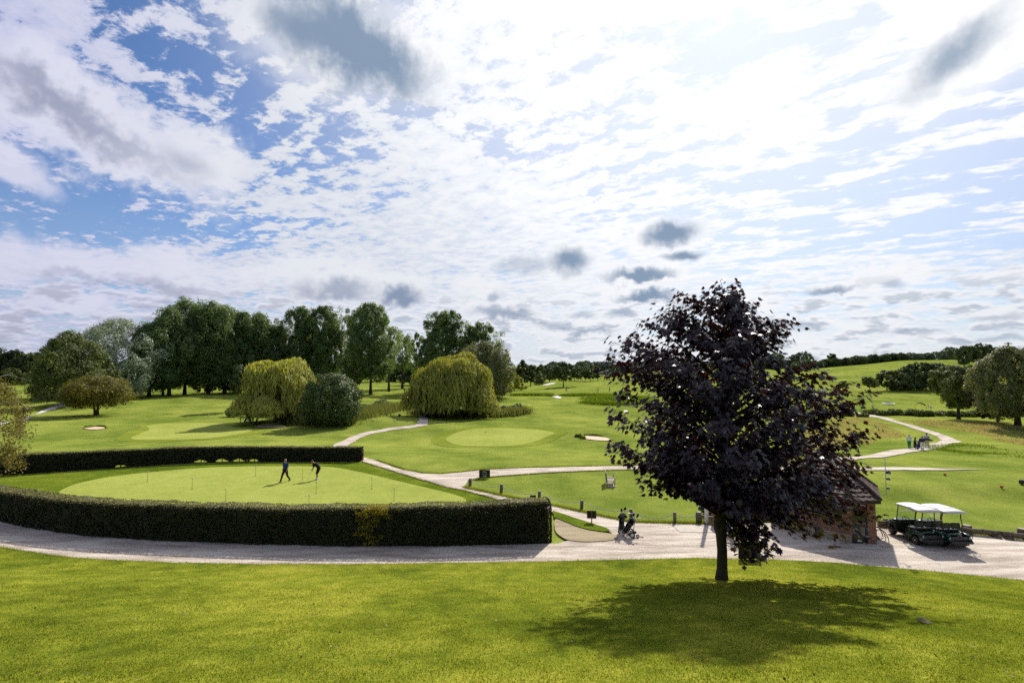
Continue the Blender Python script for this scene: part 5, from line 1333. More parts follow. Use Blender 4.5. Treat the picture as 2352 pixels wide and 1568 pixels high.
# ------------------------------------------------------------------ pins, flags, balls, markers
pins = [(338.5, 1107, 1081.8, 'pin with a round cap farthest left on the putting green'), (441, 1124.5, 1097, 'second pin from the left on the putting green'), (518, 1151.5, 1122, 'nearest pin on the left, just above the tall hedge'), (587, 1094, 1069, 'pin near the far edge of the putting green, left of the walking man'),
        (695, 1102.6, 1077, 'thin pin between the two golfers'), (726, 1134, 1104.6, 'pin just in front of the man who is putting'), (709.5, 1163, 1136, 'pin whose foot is hidden by the tall hedge below the golfers'), (854, 1124, 1096, 'pin right of the golfers in the middle of the green'), (905, 1151, 1120, 'rightmost pin on the putting green')]
for px, b, tp, lab in pins:
    x, y, z = gp(px, b); z += .045; H = top_z(y, tp) - z
    root = empty('putting_pin', (x, y, z)); tag(root, lab, 'putting pin', 'practice pins on the putting green')
    MB().tube([(0, 0, -.02), (0, 0, H - .05)], .011, 6).build('stick', M['pin_black'], root)
    if px == 695: MB().tube([(0, 0, H - .05), (0, 0, H)], [.016, .010], 6).build('tip', M['pin_black'], root)
    else: MB().lathe([(.014, 0), (.055, .02), (.06, .045), (.045, .07), (.02, .08)], (0, 0, H - .08)).build('cap', M['pin_cap'], root)
    MB().lathe([(.07, 0), (.07, .006), (.05, .008)], (0, 0, 0)).build('cup', M['pin_black'], root)
for px, b, lab in [(636.5, 1104.5, 'white ball left of the walking man'), (713, 1115.5, 'white ball in front of the putter'), (766, 1135, 'white ball near the hedge on the putting green')]:
    x, y, z = gp(px - (23 if px == 766 else 0) + 0, b if px != 766 else 1163)
    x, y, z = gp(px, b)
    tag(MB().ell((0, 0, .02), .024).build('golf_ball', M['ball'], None, (x, y, z + .05)), lab, 'golf ball', 'balls on the putting green')
def flag(px, b, tp, label):
    x, y, z = gp(px, b); z += .09; H = top_z(y, tp) - z
    root = empty('flagstick', (x, y, z)); tag(root, label, 'flag')
    MB().tube([(0, 0, -.03), (0, 0, H)], .018, 6).build('stick', M['white_paint'], root)
    V = []; n = 6
    for i in range(n + 1):
        for s_ in (0, 1): V.append((-.02 - .42 * i / n * .7 * (1 if s_ else .85), .05 * math.sin(i * 1.3), H - .06 - .42 * (1 - s_) - .22 * (i / n) ** 1.4))
    Fc = [(2 * i, 2 * i + 2, 2 * i + 3, 2 * i + 1) for i in range(n)]
    mb = MB(); mb.add(V, Fc); mb.add([(v[0], v[1] + .006, v[2]) for v in V], [f[::-1] for f in Fc]); mb.build('flag', M['yellow'], root)
flag(1166 - 1.3, 988.6, 960, 'yellow flag on the green beyond the path junction') if False else flag(1129.5, 988.6, 960.5, 'yellow flag on the green nearest the right willow')
flag(479.5, 974.5, 950.5, 'yellow flag on the left green near the dark bushes')
def block(px, b, s_, mat, name, label, cat_, h=1.0, group=None):
    x, y, z = gp(px, b)
    mb = MB(); mb.box((0, 0, s_ * h / 2 + .02), (s_, s_, s_ * h), rot=rotz(.4), bev=s_ * .12); mb.tube([(0, 0, -.05), (0, 0, .06)], s_ * .15, 6)
    return tag(mb.build(name, M[mat], None, (x, y, z + .03)), label, cat_, group)
block(2170.5, 1092.5, .15, 'red', 'tee_marker', 'red tee marker nearer the lamp pole', 'tee marker'); block(2300.8, 1121.5, .15, 'red', 'tee_marker', 'red tee marker nearer the right edge', 'tee marker')
block(917.6, 956, .45, 'black_plastic', 'tee_box', 'dark box on the raised tee beside the narrow path', 'box'); block(867.9, 956.5, .28, 'black_plastic', 'tee_box', 'smaller dark bin-like box on the raised tee', 'box', 1.4)
block(857.4, 966, .24, 'white_paint', 'tee_marker', 'white tee marker at the left of the raised tee', 'tee marker'); block(907.6, 966.5, .24, 'white_paint', 'tee_marker', 'white tee marker at the right of the raised tee', 'tee marker')
block(761, 977, .14, 'yellow', 'stake', 'short yellow stake in front of the round bush', 'stake', 5); block(2348, 1112.5, .3, 'black_plastic', 'tee_box', 'dark box cut off by the right edge on the tee', 'box')

# ------------------------------------------------------------------ bench
x, y, z = gp(1403, 1113)
root = empty('park_bench', (x, y, z), -.12); tag(root, 'weathered wooden bench on the grass facing right', 'bench')
mb = MB()
for i in range(5): mb.box((-.24 + i * .115, 0, .43), (.095, 1.5, .025))
mb.build('seat', M['bench_wood'], root)
mb = MB(); mb.box((-.38, 0, .95), (.04, 1.5, .09), rot=roty(-.18)); mb.box((-.31, 0, .52), (.04, 1.5, .07), rot=roty(-.18))
for i in range(15): mb.box((-.345, -.66 + i * .094, .73), (.02, .05, .40), rot=roty(-.18))
mb.build('backrest', M['bench_wood'], root)
for sx, H1 in ((-.32, .98), (.24, .64)):
    for sy in (-.72, .72): MB().box((sx - (.02 if sx < 0 else 0), sy, H1 / 2), (.065, .065, H1), rot=roty(-.09 if sx < 0 else 0)).build('leg', M['bench_wood'], root)
for sy in (-.72, .72): MB().box((-.03, sy, .655), (.64, .075, .035), bev=.01).build('armrest', M['bench_wood'], root)
mb = MB(); mb.box((.24, 0, .37), (.03, 1.4, .07)); mb.box((-.03, -.72, .2), (.5, .03, .05)); mb.box((-.03, .72, .2), (.5, .03, .05)); mb.build('rails', M['bench_wood'], root)
tag(MB().box((0, 0, .02), (.62, 1.55, .03), bev=.01).build('bench_slab', M['bench_wood'], None, (x - .0, y, z - .01)), 'thin concrete pad under the wooden bench', 'slab')

# ------------------------------------------------------------------ brick hut
def hut():
    root = empty('brick_hut', (17.9, 29.3, 0)); tag(root, 'small brick hut with a brown tiled pointed roof half hidden by the maple', 'hut')
    o = Vector((17.9, 29.3, 0))
    poly = [Vector(p) - Vector((o.x, o.y)) for p in [(17.25, 26.45), (18.45, 26.35), (19.95, 28.85), (19.8, 30.5), (18.3, 32.2), (17.1, 32.2), (15.0, 30.2), (15.0, 28.75)]]
    He = 2.32; n = 8
    mb = MB()
    for i in range(n):
        a, b = poly[i], poly[(i + 1) % n]; d = (b - a).normalized(); nn = Vector((d.y, -d.x)); 
        def quad(u0, u1, z0, z1, off=0.0, th=.2):
            p = a + d * u0 + nn * off; q = a + d * u1 + nn * off; p2, q2 = p - nn * th, q - nn * th
            mb.add([(p.x, p.y, z0), (q.x, q.y, z0), (q.x, q.y, z1), (p.x, p.y, z1), (p2.x, p2.y, z0), (q2.x, q2.y, z0), (q2.x, q2.y, z1), (p2.x, p2.y, z1)], [(0, 1, 2, 3), (5, 4, 7, 6), (0, 4, 5, 1), (3, 2, 6, 7), (0, 3, 7, 4), (1, 5, 6, 2)])
        L = (b - a).length
        if i == 0:
            quad(.80, L, -.1, He); quad(0, .80, 2.08, He); quad(-.02, .04, -.1, 2.08)
        elif i == 7:      # left wall with a window opening
            quad(0, .5, .5, He); quad(L - .5, L, .5, He); quad(.5, L - .5, 2.1, He); quad(.5, L - .5, .5, 1.1)
        elif i == 1: quad(0, .9, -.1, He); quad(2.3, L, -.1, He); quad(.9, 2.3, -.1, 1.05); quad(.9, 2.3, 2.05, He)
        else: quad(0, L, -.1, He)
    mb.build('brick_walls', M['brick'], root)
    # plinth of the left wall
    a, b = poly[7], poly[0]; d = (b - a).normalized(); nn = Vector((d.y, -d.x))
    mb = MB(); p, q = a + nn * .03, b + nn * .03; p2, q2 = a - nn * .2, b - nn * .2
    mb.add([(p.x, p.y, -.1), (q.x, q.y, -.1), (q.x, q.y, .5), (p.x, p.y, .5), (p2.x, p2.y, -.1), (q2.x, q2.y, -.1), (q2.x, q2.y, .5), (p2.x, p2.y, .5)], [(0, 1, 2, 3), (5, 4, 7, 6), (0, 4, 5, 1), (3, 2, 6, 7), (0, 3, 7, 4), (1, 5, 6, 2)])
    mb.build('plinth', M['plinth'], root)
    L = (b - a).length; ang = math.atan2(d.y, d.x); c = a + d * L / 2 - nn * .08
    wf = MB()
    for u0, u1, z0, z1 in ((-L / 2 + .5, L / 2 - .5, 1.1, 1.16), (-L / 2 + .5, L / 2 - .5, 2.04, 2.1), (-L / 2 + .5, -L / 2 + .56, 1.16, 2.04), (L / 2 - .56, L / 2 - .5, 1.16, 2.04), (-.03, .03, 1.16, 2.04)):
        wf.box(((u0 + u1) / 2, 0, (z0 + z1) / 2), (u1 - u0, .07, z1 - z0))
    w0 = wf.build('window', M['fascia'], root); w0.location = (c.x, c.y, 0); w0.rotation_euler = (0, 0, ang)
    MB().box((0, .03, 1.6), (L - 1.12, .012, .88)).build('pane', M['window_dark'], w0)
    # door in the front face
    a, b = poly[0], poly[1]; d = (b - a).normalized(); ang = math.atan2(d.y, d.x); nn = Vector((d.y, -d.x)); c = a + d * .42 - nn * .08
    dr = MB()
    for bx_ in (((-.35, 1.02), (.06, 2.1)), ((.35, 1.02), (.06, 2.1))): dr.box((bx_[0][0], 0, bx_[0][1]), (bx_[1][0], .07, bx_[1][1]))
    for zc_, hh_ in ((.05, .16), (.95, .12), (2.0, .12)): dr.box((0, 0, zc_), (.64, .07, hh_))
    D_ = dr.build('door', M['door_dark'], root); D_.location = (c.x, c.y, 0); D_.rotation_euler = (0, 0, ang)
    MB().box((0, .01, .51), (.64, .012, .76)).build('lower_pane', M['window_dark'], D_); MB().box((0, .01, 1.475), (.64, .012, .93)).build('upper_pane', M['window_dark'], D_)
    nt = MB(); nt.prism([(-.12, .16), (.12, .16), (.07, .30), (.03, .28), (.0, .42), (-.05, .40), (-.07, .26)], .006, 'y', -.01); nt.build('paper_notice', M['letter_white'], D_)
    MB().tube([(.25, -.05, .98), (.25, -.10, 1.0), (.25, -.10, 1.14), (.25, -.05, 1.16)], .012, 6).build('handle', M['steel'], D_)
    MB().box((a.x + .42, a.y - .42, .05), (1.35, .75, .10), rot=rotz(ang), bev=.015).build('doorstep', M_slab, root)
    # roof: corrugated courses on each facet
    ov = [p + p.normalized() * .33 for p in poly]; pk = Vector((.05, .25, 4.22)); mb = MB(); rd = MB(); fs = MB()
    for i in range(n):
        a, b = ov[i], ov[(i + 1) % n]; A = Vector((a.x, a.y, He - .02)); B = Vector((b.x, b.y, He - .02))
        U = (B - A); Lw = U.length; U.normalize(); nrm_ = U.cross(pk - A).normalized(); W_ = nrm_.cross(U).normalized()
        hgt = (pk - A).dot(W_); pu = (pk - A).dot(U)
        nc = max(3, int(hgt / .3)); nu = max(8, int(Lw / .05))
        for cidx in range(nc):
            v0, v1 = hgt * cidx / nc, hgt * (cidx + 1) / nc
            rows = []
            for vv, lift in ((v0, .055), (v1 + .02 if cidx < nc - 1 else v1, .012)):
                q = min(vv / hgt, 1.0); uL, uR = pu * q, Lw + (pu - Lw) * q
                rw = []
                for j in range(nu + 1):
                    u = uL + (uR - uL) * j / nu
                    wv_ = .022 * max(-.4, math.sin(u * 2 * PI / .30))
                    rw.append(A + U * u + W_ * min(vv, hgt) + nrm_ * (lift + wv_))
                rows.append(rw)
            base = [A + U * (pu * v0 / hgt + (Lw - Lw * v0 / hgt) * j / nu) + W_ * v0 + nrm_ * .0 for j in range(nu + 1)]
            vs = [tuple(p) for p in base] + [tuple(p) for p in rows[0]] + [tuple(p) for p in rows[1]]; m_ = nu + 1
            mb.add(vs, [(j, j + 1, m_ + j + 1, m_ + j) for j in range(nu)] + [(m_ + j, m_ + j + 1, 2 * m_ + j + 1, 2 * m_ + j) for j in range(nu)])
        rd.tube([A + Vector((0, 0, .06)), A.lerp(pk, .5) + Vector((0, 0, .09)), pk + Vector((0, 0, .07))], [.085, .085, .085], 8)
        fs.add([(a.x, a.y, He - .16), (b.x, b.y, He - .16), (b.x, b.y, He + .01), (a.x, a.y, He + .01)], [(0, 1, 2, 3)])
        ia, ib = poly[i] * .96, poly[(i + 1) % n] * .96
        fs.add([(a.x, a.y, He - .16), (b.x, b.y, He - .16), (ib.x, ib.y, He - .14), (ia.x, ia.y, He - .14)], [(3, 2, 1, 0)])
    rf = mb.build('roof', M['tile'], root)
    rd.ell(tuple(pk + Vector((0, 0, .1))), (.2, .2, .12)); rd.build('ridge_tiles', M['tile'], rf); fs.build('fascia', M['fascia'], root)
hut()
# floodlight pole on the corner of the hut
root = empty('floodlight_pole', (19.15, 26.55, 2.5)); tag(root, 'thin metal pole with three floodlights bracketed to the hut roof corner', 'pole')
mb = MB(); mb.tube([(-.42, -.1, 0), (0, 0, .0), (.02, 0, .06), (0, 0, 1.9)], .018, 6); mb.build('pole', M['steel'], root)
for dx_, zc_, s_ in ((.11, 1.12, 1.0), (.10, .80, .8), (.08, .32, .7)):
    mb = MB(); mb.box((dx_ + .02, -.03, zc_), (.2 * s_, .14 * s_, .13 * s_), rot=roty(.3) @ rotx(-.3), bev=.02); mb.tube([(0, 0, zc_), (dx_, 0, zc_)], .012, 5)
    h__ = mb.build('floodlight', M['black_plastic'], root); MB().box((dx_ + .02, -.03 - .075 * s_, zc_ - .03), (.15 * s_, .01, .09 * s_), rot=roty(.3) @ rotx(-.3)).build('lens', M['steel'], h__)
# broom
x, y, z = gp(1921, 1259); root = empty('broom', (x, y, z)); tag(root, 'broom with a pale handle leaning by the hut wall', 'broom')
MB().tube([(0, 0, .1), (-.30, .25, 1.35)], .014, 7).build('handle', M['bench_wood'], root)
hd = MB().box((0, 0, .10), (.46, .07, .04), bev=.01).build('head', M['terra'], root); mb = MB()
for i in range(60):
    q = rr = random.random(); mb.tube([(-.21 + .42 * random.random(), -.02 + .04 * random.random(), .085), (-.22 + .44 * random.random(), -.04 + .07 * random.random(), .0)], .005, 3, cap=False)
mb.build('bristles', M['dark_hair'], hd)
# cycle rack
x, y, z = gp(2013, 1245); root = empty('trolley_rack', (x, y, z)); tag(root, 'dark metal rack with curved arms beside the hut', 'rack')
for dx_, dy_ in ((0, 0), (.28, 1.0)): MB().tube([(dx_, dy_, -.05), (dx_, dy_, .68)], .035, 8).build('upright', M['black_plastic'], root)
MB().tube([(0, 0, .62), (.28, 1.0, .62)], .025, 6).build('crossbar', M['black_plastic'], root)
for q in (.15, .5, .85):
    a = Vector((.28 * q, q, .58)); MB().tube([a, a + Vector((.25, -.02, .03)), a + Vector((.48, -.05, -.08)), a + Vector((.62, -.06, -.34)), a + Vector((.66, -.06, -.5))], .022, 6).build('arm', M['black_plastic'], root)
for s_ in (-1, 1): MB().tube([(.28, 1.0, .68), (.28 + s_ * .12, 1.0, .84), (.28 + s_ * .3, 1.0, .93)], .016, 5).build('fork', M['black_plastic'], root)
MB().tube([(.60, .45, .10), (.68, .38, .02), (.74, .30, -.0)], [.03, .045, .03], 8).build('wheel_cup', M['steel'], root)

# ------------------------------------------------------------------ golf buggy
def wheel(root, x, y, r, w_):
    t = MB().lathe([(r * .62, -w_ / 2), (r * .93, -w_ / 2), (r, -w_ * .3), (r, w_ * .3), (r * .93, w_ / 2), (r * .62, w_ / 2)], (x, y, r), roty(PI / 2), 20).build('wheel', M['rubber'], root)
    s_ = -1 if x < 0 else 1
    mb = MB().lathe([(r * .60, -.02), (r * .60, .012), (r * .45, -.008), (r * .16, .0), (r * .14, .02)], (x + s_ * w_ * .48, y, r), roty(s_ * PI / 2), 18)
    mb.build('rim', M['rim'], t)
def buggy(loc, rz, label, seat='black_vinyl', roof=True):
    R = empty('golf_buggy', loc, rz); tag(R, label, 'golf buggy')
    wheel(R, -.50, 0, .23, .2); wheel(R, .50, 0, .23, .2); wheel(R, -.47, 1.62, .23, .18); wheel(R, .47, 1.62, .23, .18)
    mb = MB(); mb.box((0, .85, .27), (1.02, 1.3, .07), bev=.02); mb.box((-.55, .85, .31), (.08, 1.12, .07), bev=.02); mb.box((.55, .85, .31), (.08, 1.12, .07), bev=.02); mb.box((0, .3, .25), (.75, 1.6, .12)); mb.build('chassis', M['black_plastic'], R)
    # rear body: side fenders with wheel arches, seat pod
    def arch(cy, r0, y0, y1, z0, prof):
        pts = [(y0, z0)] + [(cy - r0 * math.cos(a), .23 + r0 * math.sin(a)) for a in np.linspace(0.25, PI - .25, 9)] + [(y1, z0)] + prof
        return pts
    rear = MB()
    for s_ in (-1, 1):
        rear.prism(arch(0, .30, -.42, .62, .30, [(.62, .62), (.45, .66), (.2, .66), (-.1, .63), (-.35, .54), (-.47, .42)]), .17, 'x', s_ * .50)
        rear.ell((s_ * .50, -.05, .60), (.105, .42, .09))
    rear.box((0, .42, .46), (.90, .36, .36), bev=.04)
    rear.box((0, .05, .60), (.86, .40, .06), bev=.02)
    rb = rear.build('rear_body', M['cart_green'], R)
    MB().box((0, -.26, .42), (.86, .34, .24), bev=.02).build('bag_well', M['black_plastic'], R)
    MB().box((0, -.50, .33), (1.18, .12, .13), bev=.04).build('bumper', M['black_plastic'], R)
    for s_ in (-1, 1): MB().lathe([(.045, 0), (.04, .012)], (s_ * .5, -.40, .52), rotx(PI / 2), 12).build('badge', M['letter_white'], R)
    # front cowl
    fr = MB()
    for s_ in (-1, 1): fr.prism(arch(1.62, .30, 1.25, 2.0, .30, [(2.02, .45), (1.9, .66), (1.62, .72), (1.32, .74), (1.25, .6)]), .16, 'x', s_ * .48)
    fr.prism([(1.25, .30), (1.95, .34), (2.05, .46), (1.93, .68), (1.62, .80), (1.36, .90), (1.26, .88)], .84, 'x'); fr.ell((0, 1.66, .72), (.46, .34, .12))
    fr.build('front_cowl', M['cart_green'], R)
    MB().box((0, 1.20, .80), (1.0, .16, .22), bev=.04).build('dashboard', M['black_plastic'], R); MB().box((0, 1.22, .5), (.98, .05, .42)).build('kick_panel', M['black_plastic'], R)
    for s_ in (-1, 1):
        mb = MB(); mb.lathe([(.07, 0), (.06, .03), (.02, .045)], (s_ * .36, 1.98, .56), rotx(-PI / 2), 12); mb.build('headlight', M['glass'], R)
    MB().box((0, .42, .70), (1.02, .48, .12), bev=.045).build('seat', M[seat], R)
    sb = MB(); 
    for s_ in (-1, 1): sb.box((s_ * .255, .13, .98), (.50, .10, .26), rot=rotx(-.12), bev=.045)
    b = sb.build('seat_back', M[seat], R)
    for q in (-.38, -.13, .13, .38): MB().tube([(q, .10, .58), (q, .12, .88)], .018, 6).build('seat_support', M['dark_frame'], R)
    mb = MB(); mb.tube([(-.52, .42, .76), (-.55, .40, .90), (-.55, .2, .92), (-.5, .12, .88)], .016, 6); mb.tube([(.52, .42, .76), (.55, .40, .90), (.55, .2, .92), (.5, .12, .88)], .016, 6); mb.build('arm_rest', M['black_plastic'], R)
    # bag frame at the rear
    mb = MB(); mb.tube([(-.42, -.12, .62), (-.44, -.28, .95), (.44, -.28, .95), (.42, -.12, .62)], .016, 6); mb.tube([(.44, -.28, .95), (.56, -.36, .93), (.60, -.44, .70), (.58, -.46, .5)], .014, 6); mb.build('bag_rail', M['black_plastic'], R)
    mb = MB(); mb.tube([(-.24, 1.14, .80), (-.24, .98, .96)], .02, 6); cw = Vector((-.24, .97, .97)); rot_ = rotx(.85)
    ring = [cw + rot_ @ Vector((.17 * math.cos(a), .17 * math.sin(a), 0)) for a in np.linspace(0, 2 * PI, 25)]
    mb.tube(ring, .016, 6, cap=False)
    for a in (PI / 2, PI * 7 / 6, PI * 11 / 6): mb.tube([cw, cw + rot_ @ Vector((.17 * math.cos(a), .17 * math.sin(a), 0))], .015, 5)
    mb.build('steering_wheel', M['black_plastic'], R)
    MB().box((-.2, 1.02, .33), (.1, .16, .02), rot=rotx(.6)).build('pedal', M['black_plastic'], R)
    if roof:
        for s_ in (-1, 1):
            MB().tube([(s_ * .50, 1.30, .86), (s_ * .50, 1.22, 1.3), (s_ * .50, 1.14, 1.74)], .024, 6).build('front_strut', M['dark_frame'], R)
            MB().tube([(s_ * .47, .02, .62), (s_ * .50, -.02, 1.0), (s_ * .49, .06, 1.35), (s_ * .46, .0, 1.72)], .024, 6).build('rear_strut', M['dark_frame'], R)
        ws = MB().box((0, 1.225, 1.30), (.96, .008, .86), rot=rotx(.18)).build('windscreen', M['glass'], R)
        MB().box((0, 1.215, 1.33), (.98, .02, .022)).build('screen_bar', M['white_paint'], ws)
        V = []; prof = [(-.56, -.03), (-.55, .04), (-.46, .075), (-.25, .095), (0, .10), (.25, .095), (.46, .075), (.55, .04), (.56, -.03), (.52, -.01), (-.52, -.01)]
        ysx = [(-.30, .80, -.02), (-.26, .98, .0), (.0, 1.0, .0), (.43, 1.0, .01), (.45, 1.0, .025), (.47, 1.0, .01), (.9, 1.0, .0), (1.28, .98, -.02), (1.36, .82, -.05)]
        for yy, sx, dz in ysx:
            for (a, c) in prof: V.append((a * sx, yy, 1.70 + dz + c * (.9 if sx > .9 else .5)))
        m_ = len(prof); mb = MB(); mb.add(V, [(i * m_ + j, i * m_ + (j + 1) % m_, (i + 1) * m_ + (j + 1) % m_, (i + 1) * m_ + j) for i in range(len(ysx) - 1) for j in range(m_)] + [tuple(range(m_)), tuple(range((len(ysx) - 1) * m_, len(ysx) * m_))], True)
        rf = mb.build('roof', M['cart_roof'], R)
        for s_ in (-1, 1):
            MB().tube([(s_ * .54, .05, 1.69), (s_ * .56, .10, 1.655), (s_ * .56, .28, 1.655), (s_ * .54, .34, 1.69)], .018, 6).build('grab_handle', M['cart_roof'], rf)
    return R
buggy((20.98, 26.35, .06), .03, 'green golf buggy with a white roof, the left one of the pair by the hut'); buggy((22.12, 26.12, .06), .02, 'green golf buggy with a white roof, the right one of the pair by the hut')
buggy((12.1, 31.5, .03), -1.0, 'green buggy with pale seats half hidden behind the white flagpole', 'beige_vinyl'); buggy((14.6, 31.9, .03), -1.0, 'green buggy with pale seats mostly hidden behind the maple leaves', 'beige_vinyl')

# ------------------------------------------------------------------ golf bags and trolleys
def golf_bag(loc, rz, tilt, col, label, pocket='bag_black', scale=1.0, covers=True, detail=True, trim=True):
    """stands at loc, leaning by tilt towards local +x"""
    R = empty('golf_bag', loc, rz, scale); tag(R, label, 'golf bag')
    Q = roty(tilt)
    def tp(p): return tuple(Q @ Vector(p))
    MB().lathe([(.115, 0), (.13, .03), (.125, .3), (.13, .6), (.145, .82), (.15, .88), (.135, .88), (.12, .8)], (0, 0, 0), Q, 16).build('body', M[col], R)
    pk = MB(); pk.box(tp((.0, -.13, .30)), (.17, .09, .36), rot=Q, bev=.03); pk.box(tp((-.11, -.03, .52)), (.09, .15, .34), rot=Q, bev=.03); pk.box(tp((.11, .0, .45)), (.07, .15, .5), rot=Q, bev=.03)
    pk.build('pocket', M[pocket], R)
    if trim:
        mb = MB()
        for zc in (.05, .56, .86): mb.tube([tp((.152 * math.cos(a), .152 * math.sin(a), zc)) for a in np.linspace(0, 2 * PI, 17)], .008, 5, cap=False)
        mb.tube([tp((.06, -.185, .14)), tp((.06, -.185, .46)), tp((-.06, -.185, .46)), tp((-.06, -.185, .14))], .005, 4); mb.build('trim', M['bag_white'], R)
    r = random.Random(int(loc[0] * 100)); n = 7 if detail else 4
    cl = MB(); hd_ = MB(); hk = MB()
    for i in range(n):
        a = i * 2 * PI / n + .3; bx_, by_ = .075 * math.cos(a), .075 * math.sin(a); hh = .98 + .14 * r.random()
        cl.tube([tp((bx_, by_, .75)), tp((bx_ * 1.2, by_ * 1.2, hh))], .006, 4)
        if i % 3 == 0 and covers: hk.ell(tp((bx_ * 1.3, by_ * 1.3, hh + .06)), (.055, .05, .09), rot=Q)
        else: hd_.box(tp((bx_ * 1.2 + .03, by_ * 1.2, hh)), (.085, .02, .05), rot=Q @ rotz(r.random() * 6), bev=.008)
    c_ = cl.build('club_shafts', M['steel'], R); hd_.build('club_heads', M['chrome'], c_)
    if covers: hk.build('head_covers', M['black_cloth'], R)
    return R
def trolley(loc, rz, label, scale=1.0, tilt=.62, three=True):
    """wheels on the ground, bag cradle leaning towards local +x, handle on the +x side"""
    R = empty('golf_trolley', loc, rz, scale); tag(R, label, 'golf trolley')
    Q = roty(tilt)
    f = MB(); f.tube([(-.28, 0, .16), tuple(Q @ Vector((-.02, 0, .2)) + Vector((-.28, 0, .14))), tuple(Q @ Vector((.17, 0, .62)) + Vector((-.28, 0, .14))), tuple(Q @ Vector((.16, 0, .95)) + Vector((-.28, 0, .14))), (.62, 0, .98)], .017, 6)
    f.tube([(.05, 0, .40), (.14, .26, .17)], .014, 6); f.tube([(.05, 0, .40), (.14, -.26, .17)], .014, 6); f.tube([(.30, 0, .78), (.22, 0, .2)], .02, 6); f.tube([(-.28, 0, .16), (.14, 0, .17)], .014, 6)
    f.build('frame', M['steel'], R); MB().tube([(.60, -.12, .98), (.64, 0, .99), (.60, .12, .98)], .02, 6).build('handle', M['black_plastic'], R)
    mb = MB(); mb.box((.28, 0, .22), (.2, .2, .14), bev=.03); mb.build('battery_box', M['black_plastic'], R)
    def wh(x, y, r, w_):
        t = MB().lathe([(r * .6, -w_ / 2), (r, -w_ / 2 + .008), (r, w_ / 2 - .008), (r * .6, w_ / 2)], (x, y, r), rotx(PI / 2), 16).build('wheel', M['rubber'], R)
        mb = MB(); mb.lathe([(r * .60, -w_ * .55), (r * .60, w_ * .55)], (x, y, r), rotx(PI / 2), 14); mb.lathe([(r * .2, -w_ * .62), (r * .2, w_ * .62)], (x, y, r), rotx(PI / 2), 10); mb.build('hub', M['white_paint'], t)
    wh(.14, -.30, .15, .05); wh(.14, .30, .15, .05); wh(-.30, -.0, .10, .05)
    if three: wh(.42, -.22, .09, .04)
    return R
def off(loc, rz, dx, dz, dy=0): return (loc[0] + dx * math.cos(rz) - dy * math.sin(rz), loc[1] + dx * math.sin(rz) + dy * math.cos(rz), loc[2] + dz)
def bag_on_trolley(px, b, rz, col, lab_t, lab_b, tilt=.62, **k):
    x, y, z = gp(px, b); loc = (x, y, z + .06)
    trolley(loc, rz, lab_t, tilt=tilt); golf_bag(off(loc, rz, -.26, .17, -.02), rz, tilt, col, lab_b, **k)
bag_on_trolley(1445, 1233, -.15, 'bag_black', 'electric trolley with white wheel hubs on the gravel, nearer of the two', 'black golf bag with white piping, nearer one on the gravel', .58)
bag_on_trolley(1434, 1226, .35, 'bag_grey', 'trolley standing behind the black golf bag', 'grey and white upright bag with dark head covers behind the black bag', .18, pocket='bag_black')
x, y, z = gp(1434, 1226); mb = MB(); mb.ell((0, 0, 0), (.20, .16, .13)); mb.ell((-.16, -.02, -.08), (.13, .12, .08)); mb.ell((.15, -.04, -.07), (.10, .1, .06))
voxel(mb, 'jacket', M['black_cloth'], None, .02, 3, loc=(x - .08, y - .02, z + 1.0)); tag(bpy.data.objects['jacket'], 'dark jacket draped over the rear golf bag', 'jacket')
x, y, z = gp(1470, 1236); tag(MB().tube([(-.12, .03, .02), (.14, -.05, .02), (.17, -.06, .03)], [.012, .022, .02], 6).build('parked_club', M['bench_wood'], None, (x, y, z + .07)), 'short club or stick lying on the gravel by the trolley', 'club')

